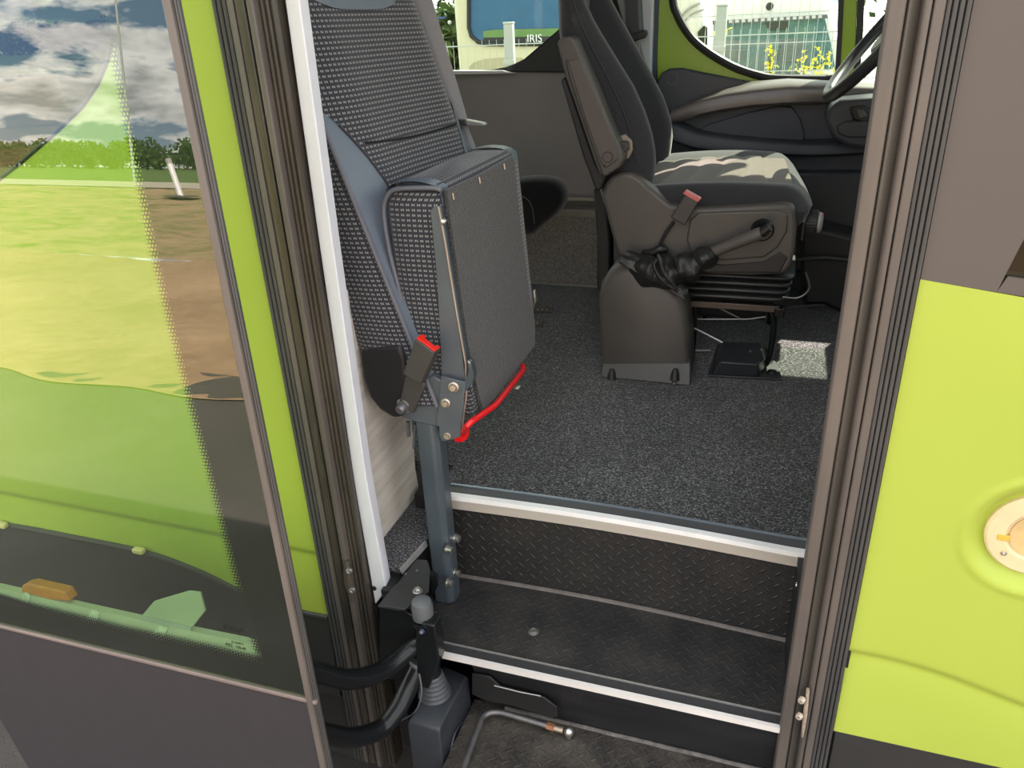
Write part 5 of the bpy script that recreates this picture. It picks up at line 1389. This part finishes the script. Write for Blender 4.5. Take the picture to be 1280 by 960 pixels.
obj('horizontal_wires', mb, GALV, t)

# cream bus
YCb = 5.6
cb = thing('cream_bus', 'cream bus with a large dark window parked behind the mesh fence', 'bus', (P(640, 50, Y=YCb).x, YCb, gz(YCb)))
qx = lambda u, v, dy=0: P(u, v, Y=YCb+dy)
xl = qx(571, 30).x
body = [(xl, YCb, qx(571, 300).z-.1), (xl+3.2, YCb, qx(571, 300).z-.1), (xl+3.2, YCb, 3.0), (xl, YCb, 3.0)]
xrb = qx(772, 30).x
mb = MB(); mb.prism([(xl, YCb, gz(YCb)+.35), (xrb, YCb, gz(YCb)+.35), (xrb, YCb, 3.1), (xl-.05, YCb, 3.1)], (0, 2.2, 0))
obj('body', mb, BEIGEP, cb, bevel=.05, seg=3)
wr = [(586, -60), (586, 35), (589, 45), (597, 52), (610, 55), (760, 55), (760, -60)]
w_ = obj('side_window', MB().prism([qx(u, v, -.006) for u, v in wr], (0, .02, 0)), m_glass('dark_bus_window', (.75, .80, .80), 1.5), cb)
obj('sky_reflection_backing', MB().prism([qx(u, v, -.003) for u, v in wr], (0, .0028, 0)), mat('painted_sky_reflection', (.09, .22, .40), .5), w_)  # blue sheet behind the glass; reflected sky is put into its colour
obj('window_gasket', MB().tube([qx(u, v, -.008) for u, v in wr[:-1]], .018, 8), BLKM, cb)
obj('sill_band', MB().prism([qx(u, v, -.010) for u, v in ((604, 47), (760, 44), (760, 54), (606, 55))], (0, .003, 0)), mat('black_band', (.03, .035, .035), .4), cb)
obj('grass_reflection_band', MB().prism([qx(u, v, -.009) for u, v in ((604, 39), (620, 37), (760, 34), (760, 44), (604, 47))], (0, .002, 0)), mat('painted_grass_reflection', (.14, .26, .08), .6), cb)  # green strip: grass reflection painted onto the window
text_on('IRIS', qx(668, 48.5, -.013), .085, mat('white_lettering', (.85, .85, .85), .5), 'window_lettering', cb, Vector((1, 0, 0)), Vector((0, 0, 1)), .002)
whl = [qx(u, v, -.004) for u, v in ((585, 110), (586, 84), (592, 78), (605, 74), (625, 72), (650, 72), (665, 78), (672, 90), (675, 110))]
obj('wheel_arch', MB().prism(whl, (0, .003, 0)), mat('dark_cream_arch', (.44, .42, .26), .5), cb)
obj('wheel', MB().lathe(Vector(((whl[3].x+whl[5].x)/2, YCb-.03, gz(YCb)+.38)), (0, 1, 0), [(.36, 0), (.38, .03), (.38, .2), (.1, .22)], 30), BLKM, cb)

# white van facing the bus
YV = 9.5
vn = thing('white_van', 'white van facing us beyond the fence, its wide windscreen in the driver window', 'van', (P(965, 60, Y=YV).x, YV, gz(YV)))
V_ = lambda u, v, dy=0: P(u, v, Y=YV+dy)
roof_ = [(868, -70), (858, -20), (880, 20), (884, 95), (872, 130), (872, 240), (1068, 240), (1068, 130), (1058, 95), (1040, 20), (1024, -20), (1010, -70)]
loops = []
for dy, s in ((0, 1.0), (.3, 1.02), (3.5, 1.02)):
    L = []
    cx_ = V_(960, 60).x
    for u, v in roof_:
        p = V_(u, v); L.append(Vector((cx_+(p.x-cx_)*s, YV+dy, max(p.z, gz(YV)+.25))))
    loops.append(L)
obj('body', MB().loft(loops, True, True, None, False), WHITEP, vn, bevel=.04, seg=3)
ws = [(893, 26), (1030, 19), (1040, 60), (1045, 92), (893, 92), (889, 60)]
vw = obj('windscreen', MB().prism([V_(u, v, -.10) for u, v in ws], (0, .03, 0)), m_glass('van_windscreen', (.62, .72, .72), 1.5), vn)
obj('screen_haze_backing', MB().prism([V_(u, v, -.065) for u, v in ws], (0, .02, 0)), mat('painted_screen_haze', (.52, .60, .60), .7), vw)  # pale sheet behind the windscreen; its hazy reflection is painted as colour
for (u, v, a, b) in ((915, 62, 16, 14), (990, 62, 18, 15)):
    obj('van_seat', MB().prism([V_(u-a, v+b, -.085), V_(u+a, v+b, -.085), V_(u+a*.7, v-b*.7, -.085), V_(u, v-b, -.085), V_(u-a*.7, v-b*.7, -.085)], (0, .012, 0)), mat('van_seat_grey', (.20, .22, .22), .8), vw)
obj('screen_band', MB().prism([V_(u, v, -.115) for u, v in ((888, 26), (1034, 18), (1035, 23), (888, 31))], (0, .02, 0)), mat('van_screen_band', (.10, .10, .11), .5), vn)
mb = MB()
for k in range(17):
    u = 895+8*k; v0 = 26-(u-895)*.055; mb.prism([V_(u, v0, -.12), V_(u+4.5, v0-.3, -.12), V_(u+4.5, v0+3.4, -.12), V_(u, v0+3.7, -.12)], (0, .004, 0))
obj('band_marks', mb, mat('pale_marks', (.5, .5, .5), .5), vn)
obj('mirror_block', MB().prism([V_(956, 28, -.125), V_(985, 27, -.125), V_(984, 37, -.125), V_(960, 38, -.125)], (0, .02, 0)), BLKM, vn, bevel=.01)
obj('roof_lamp', MB().lathe(V_(962, 8, -.06), (0, -1, 0), [(.045, 0), (.04, .05), (.01, .06)], 14), BLKM, vn)
obj('bonnet', MB().prism([V_(880, 97, -.1), V_(1058, 95, -.1), V_(1064, 240, -.1), V_(874, 240, -.1)], (0, -.7, -.05)), WHITEP, vn, bevel=.06, seg=3)
obj('grille', MB().prism([V_(1000, 90, -.14), V_(1042, 86, -.14), V_(1042, 92, -.14), V_(1000, 95, -.14)], (0, .02, 0)), mat('pale_marks', (.5, .5, .5)), vn)
# second white vehicle left of it
t = thing('parked_van', 'white van side on, left of the van with the wide windscreen', 'van', (P(868, 40, Y=7.5).x, 7.5, gz(7.5)))
obj('body', MB().prism([P(u, v, Y=7.4) for u, v in ((826, -70), (868, -70), (876, 0), (884, 60), (886, 200), (826, 200))], (0, .9, 0)), mat('pale_silver_paint', (.66, .66, .66), .35), t, bevel=.04)
obj('side_window', MB().prism([P(u, v, Y=7.38) for u, v in ((872, 40), (880, 32), (884, 34), (884, 68), (874, 66))], (0, .03, 0)), BLK, t)
obj('body_lines', MB().tube([P(u, v, Y=7.385) for u, v in ((852, 20), (862, 10), (875, 4))], .012, 6, 4).tube([P(u, v, Y=7.385) for u, v in ((856, 26), (866, 17), (880, 12))], .01, 6, 4), mat('grey_lines', (.3, .3, .3), .5), t)

# yellow flowering stalk and bush by the fence
def flower(name, label, u0, v0, u1, v1, Y, n, spread, seed, grp=None):
    random.seed(seed); a = P(u0, v0, Y=Y); b = P(u1, v1, Y=Y)
    t = thing(name, label, 'flower', (a.x, Y, a.z), grp)
    obj('stem', MB().tube([Vector((a.x, Y, gz(Y))), a, b], .006, 6), LEAF, t)
    mb = MB()
    for i in range(n):
        s = random.random(); c = a+(b-a)*s+Vector((random.gauss(0, spread), random.gauss(0, spread), random.gauss(0, spread*.6)))
        for k in range(4):
            d = Vector((random.gauss(0, 1), random.gauss(0, 1), random.gauss(0, 1))).normalized()*.011
            e = Vector((random.gauss(0, 1), random.gauss(0, 1), random.gauss(0, 1))).normalized()*.008
            mb.add([c, c+d+e, c+d*2, c+d-e], [(0, 1, 2, 3)])
    obj('blossoms', mb, YEL, t); return t
flower('yellow_flower', 'tall yellow flower spike before the van windscreen', 962, 100, 963, 58, 4.4, 26, .012, 3)
flower('yellow_flower', 'low spread of yellow flowers at the right of the van windscreen', 1005, 88, 1030, 78, 4.4, 60, .07, 4)
flower('yellow_flower', 'small yellow flowers beside the fence post, left of the van windscreen', 893, 41, 907, 40, 4.4, 16, .02, 5)
# tree and things at the left of the rear side window
def tree(name, label, c, R, H, n, m_, seed, leafsz=.05, grp=None, trunk=.08, cat='tree'):
    random.seed(seed); c = Vector(c)
    t = thing(name, label, cat, c, grp)
    obj('trunk', MB().tube([c, c+Vector((.05*R, 0, H*.3)), c+Vector((-.05*R, .05, H*.62))], [trunk, trunk*.8, trunk*.4], 8, 3), BARK, t)
    mb = MB()
    blobs = [(Vector((random.gauss(0, .4)*R, random.gauss(0, .4)*R, H*(.35+.5*random.random()))), R*random.uniform(.35, .6)) for _ in range(9)]
    for i in range(n):
        bc, br = random.choice(blobs)
        d = Vector((random.gauss(0, 1), random.gauss(0, 1), random.gauss(0, 1))).normalized()*br*random.random()**.4
        p = c+bc+d
        a = Vector((random.gauss(0, 1), random.gauss(0, 1), random.gauss(0, 1))).normalized()*leafsz
        b = a.cross(Vector((random.gauss(0, 1), random.gauss(0, 1), random.gauss(0, 1)))).normalized()*leafsz*.5
        mb.add([p-a, p+b, p+a, p-b], [(0, 1, 2, 3)])
    obj('foliage', mb, m_, t); return t
a = P(545, 30, Y=7.5); tree('tree', 'dense green tree left of the cream bus', (a.x-.1, 7.5, gz(7.5)), 1.2, 4.2, 11000, LEAF, 21, .07)
a = P(1094, 30, Y=6.5); tree('tree', 'pale green bush seen in the front quarter window', (a.x+1.0, 6.6, gz(6.5)), 1.0, 3.0, 3200, LEAF, 22, .05)
t = thing('lamp_globe', 'round white lamp globes on a bracket before the tree', 'lamp', P(545, 60, Y=6.6))
g = P(543, 15, Y=6.6)
for u, v, r in ((543, 15, .028), (562, 28, .02)):
    g = P(u, v, Y=6.6); mb = MB(); mb.lathe(g-Vector((0, 0, r)), (0, 0, 1), [(.001, 0), (r*.7, r*.3), (r, r), (r*.7, r*1.7), (.001, 2*r)], 16); obj('globe', mb, WHITEP, t)
a = P(545, 22, Y=6.6)
obj('bracket', MB().box((a.x-.07, 6.59, a.z-.012), (a.x+.10, 6.63, a.z+.004)), mat('blue_bracket', (.06, .10, .30), .5), t)
obj('pole', MB().tube([(a.x, 6.62, gz(6.6)), (a.x, 6.62, a.z)], .02, 8), GALV, t)
t = thing('garden_urn', 'white rounded urn shaped post left of the cream bus', 'post', P(546, 60, Y=6.2))
c = P(546, 38, Y=6.2)
obj('urn', MB().lathe((c.x, 6.2, gz(6.2)), (0, 0, 1), [(.10, 0), (.10, c.z-gz(6.2)-.25), (.09, c.z-gz(6.2)-.15), (.05, c.z-gz(6.2)-.12), (.06, c.z-gz(6.2)-.05), (.035, c.z-gz(6.2)), (.001, c.z-gz(6.2)+.01)], 20), WHITEP, t)
mb = MB(); mb.add([(-40, 1.9, 0), (40, 1.9, 0), (40, 60, gz(60)), (-40, 60, gz(60))], [(0, 1, 2, 3)]); struct('ground_yard', mb, GFAR)
mb = MB(); mb.box((-30, 11, gz(11)), (-1.6, 11.2, 1.1)); struct('yard_wall', mb, mat('yard_wall_render', (.42, .46, .40), .8))

# ------------------------------------------------------------------ near side ground (seen in the reflection)
def gplane(name, m_, ya, yb, n=1, h=0.0, hz=0.0, wav=0, res=60, x0=-60, x1=30, yline=None):
    random.seed(3); mb = MB(); vs = []
    ny = n
    for i in range(res+1):
        x = x0+(x1-x0)*i/res
        for j in range(ny+1):
            s = j/ny; y0_ = ya+(yline(x) if yline else 0); y = y0_+(yb-y0_)*s
            z = h+hz*s+(wav*(math.sin(x*1.3+y*.9)*.5+math.sin(x*3.1-y*2.2)*.3+random.uniform(-.3, .3)) if 0 < j else 0)
            vs.append((x, y, z))
    mb.add(vs, [(i*(ny+1)+j, (i+1)*(ny+1)+j, (i+1)*(ny+1)+j+1, i*(ny+1)+j+1) for i in range(res) for j in range(ny)], wav > 0)
    return struct(name, mb, m_)
mb = MB(); mb.add([(-60, -3.9, 0), (30, -3.9, 0), (30, 2.0, 0), (-60, 2.0, 0)], [(0, 1, 2, 3)]); struct('ground_asphalt', mb, ASPH)
gplane('ground_sand', SAND, -3.45, -9.0, 40, .01, .05, .045, 260, -26, 12, lambda x: .12*math.sin(x*1.1)+.05*math.sin(x*5))
gplane('ground_rough', GRASS, -9.0, -34.0, 40, .06, .1, .08, 200, -60, 30)
gplane('ground_verge', VERGE, -39.0, -160.0, 4, .2, .2, 0, 4, -320, 90)
gplane('ground_road', mat('far_road', (.23, .22, .20), .9), -33.8, -39.2, 1, .22, 0, 0, 2, -120, 60)
mb = MB(); mb.box((-120, -34.4, .15), (60, -33.9, .50)); struct('kerb_wall', mb, mat('road_kerb', (.55, .52, .44), .8))
random.seed(5)
src = None
for i in range(58):
    x = -262+4.6*i+random.uniform(-1, 1); y = -124+(i % 2)*7+random.uniform(-1.5, 1.5)
    if src is None or i % 12 == 0:
        src = tree('far_tree', 'tree', (x, y, .2), 3.6, 3.9+random.uniform(0, 1.0), 900, LEAFF, 100+i, .42, 'trees along the far field edge', .3); o = src
        kids = list(src.children)
    else:
        o = src.copy(); COL.objects.link(o); o.location = (x, y, .2); o.rotation_euler.z = random.uniform(0, 6.28); s = random.uniform(.85, 1.15); o.scale = (s, s, s)
        for ch in kids:
            c_ = ch.copy(); COL.objects.link(c_); c_.parent = o
    o['label'] = 'dark green tree of the distant tree line mirrored in the door glass'
# leaning marker post and lamp post
t = thing('marker_post', 'leaning white post mirrored in the right part of the door glass', 'post', (-23.0, -25.4, .1))
d1 = Vector((.30, 0, 0))
obj('post', MB().tube([(-23.0, -25.4, .1), (-23.6, -25.6, 1.45)], .12, 10), WHITEP, t)
obj('post_cap', MB().tube([(-23.6, -25.6, 1.45), (-23.7, -25.63, 1.66)], .125, 10), mat('grey_reflector', (.35, .33, .32), .5), t)
obj('base_plate', MB().lathe((-23.0, -25.4, .20), (0, 0, 1), [(.7, 0), (.65, .03), (.2, .05)], 20), ASPH, t)
t = thing('lamp_post', 'thin tall street lamp mirrored in the middle of the door glass', 'lamp post', (-34.5, -34.6, .3))
obj('pole', MB().tube([(-34.5, -34.8, .3), (-34.3, -34.8, 13.5)], [.08, .045], 8), GALV, t)
obj('lamp_arm', MB().tube([(-34.3, -34.8, 13.5), (-34.1, -34.0, 13.9), (-34.0, -33.0, 13.95)], .05, 8), GALV, t)

# ------------------------------------------------------------------ sky, sun, camera
w = bpy.data.worlds.new('sky'); SC.world = w; w.use_nodes = True; nt = w.node_tree; nt.nodes.clear()
tc = N(nt, 'ShaderNodeTexCoord').outputs['Generated']
s = N(nt, 'ShaderNodeSeparateXYZ'); nt.links.new(tc, s.inputs[0])
zc = math_(nt, 'MAXIMUM', s.outputs[2], 0.0)
blue = ramp(nt, zc, [(0.0, (.52, .62, .74)), (.10, (.24, .38, .62)), (.5, (.20, .33, .56)), (1, (.14, .26, .48))])
den = math_(nt, 'ADD', zc, .30)
cx_ = math_(nt, 'DIVIDE', s.outputs[0], den); cy_ = math_(nt, 'DIVIDE', s.outputs[1], den)
cmb = N(nt, 'ShaderNodeCombineXYZ'); nt.links.new(cx_, cmb.inputs[0]); nt.links.new(cy_, cmb.inputs[1]); cmb.inputs[2].default_value = 3.7
n1 = noise(nt, cmb.outputs[0], 3.0, 7, .55, .15)
n2 = noise(nt, cmb.outputs[0], 6.0, 5, .6)
cov = ramp(nt, n1, [(.445, (0, 0, 0)), (.505, (1, 1, 1))])
shade = ramp(nt, math_(nt, 'MULTIPLY_ADD', n2, .5, math_(nt, 'MULTIPLY', n1, .6)), [(.53, (1.85, 1.76, 1.66)), (.70, (.72, .71, .72))])
col = mixc(nt, cov, blue, shade)
bg = N(nt, 'ShaderNodeBackground'); nt.links.new(col, bg.inputs[0]); bg.inputs[1].default_value = SKY_STR
o_ = N(nt, 'ShaderNodeOutputWorld'); nt.links.new(bg.outputs[0], o_.inputs[0])
sd = Vector(SUN_DIR).normalized()
L = bpy.data.lights.new('sun', 'SUN'); L.energy = SUN_STR; L.angle = math.radians(.6); L.color = (1, .91, .79)
lo = bpy.data.objects.new('sun', L); COL.objects.link(lo); lo.rotation_euler = (-sd).to_track_quat('-Z', 'Y').to_euler(); lo.location = (3, 4, 8)
cam = bpy.data.cameras.new('camera'); co = bpy.data.objects.new('camera', cam); COL.objects.link(co)
cam.sensor_width = 36; cam.lens = F/1280*36; cam.clip_start = .01; cam.clip_end = 500
M = Matrix((cr, -cd, -cf)).transposed().to_4x4(); M.translation = CAM; co.matrix_world = M
SC.camera = co
SC.view_settings.view_transform = 'Standard'; SC.view_settings.look = 'None'; SC.view_settings.gamma = 1; SC.view_settings.use_curve_mapping = False
SC.view_settings.exposure = EXPO
SC.cycles.max_bounces = 10; SC.cycles.transparent_max_bounces = 16; SC.cycles.caustics_reflective = False; SC.cycles.caustics_refractive = False
SC.cycles.sample_clamp_indirect = 6
for o in bpy.data.objects:
    if '_org' in o: del o['_org']
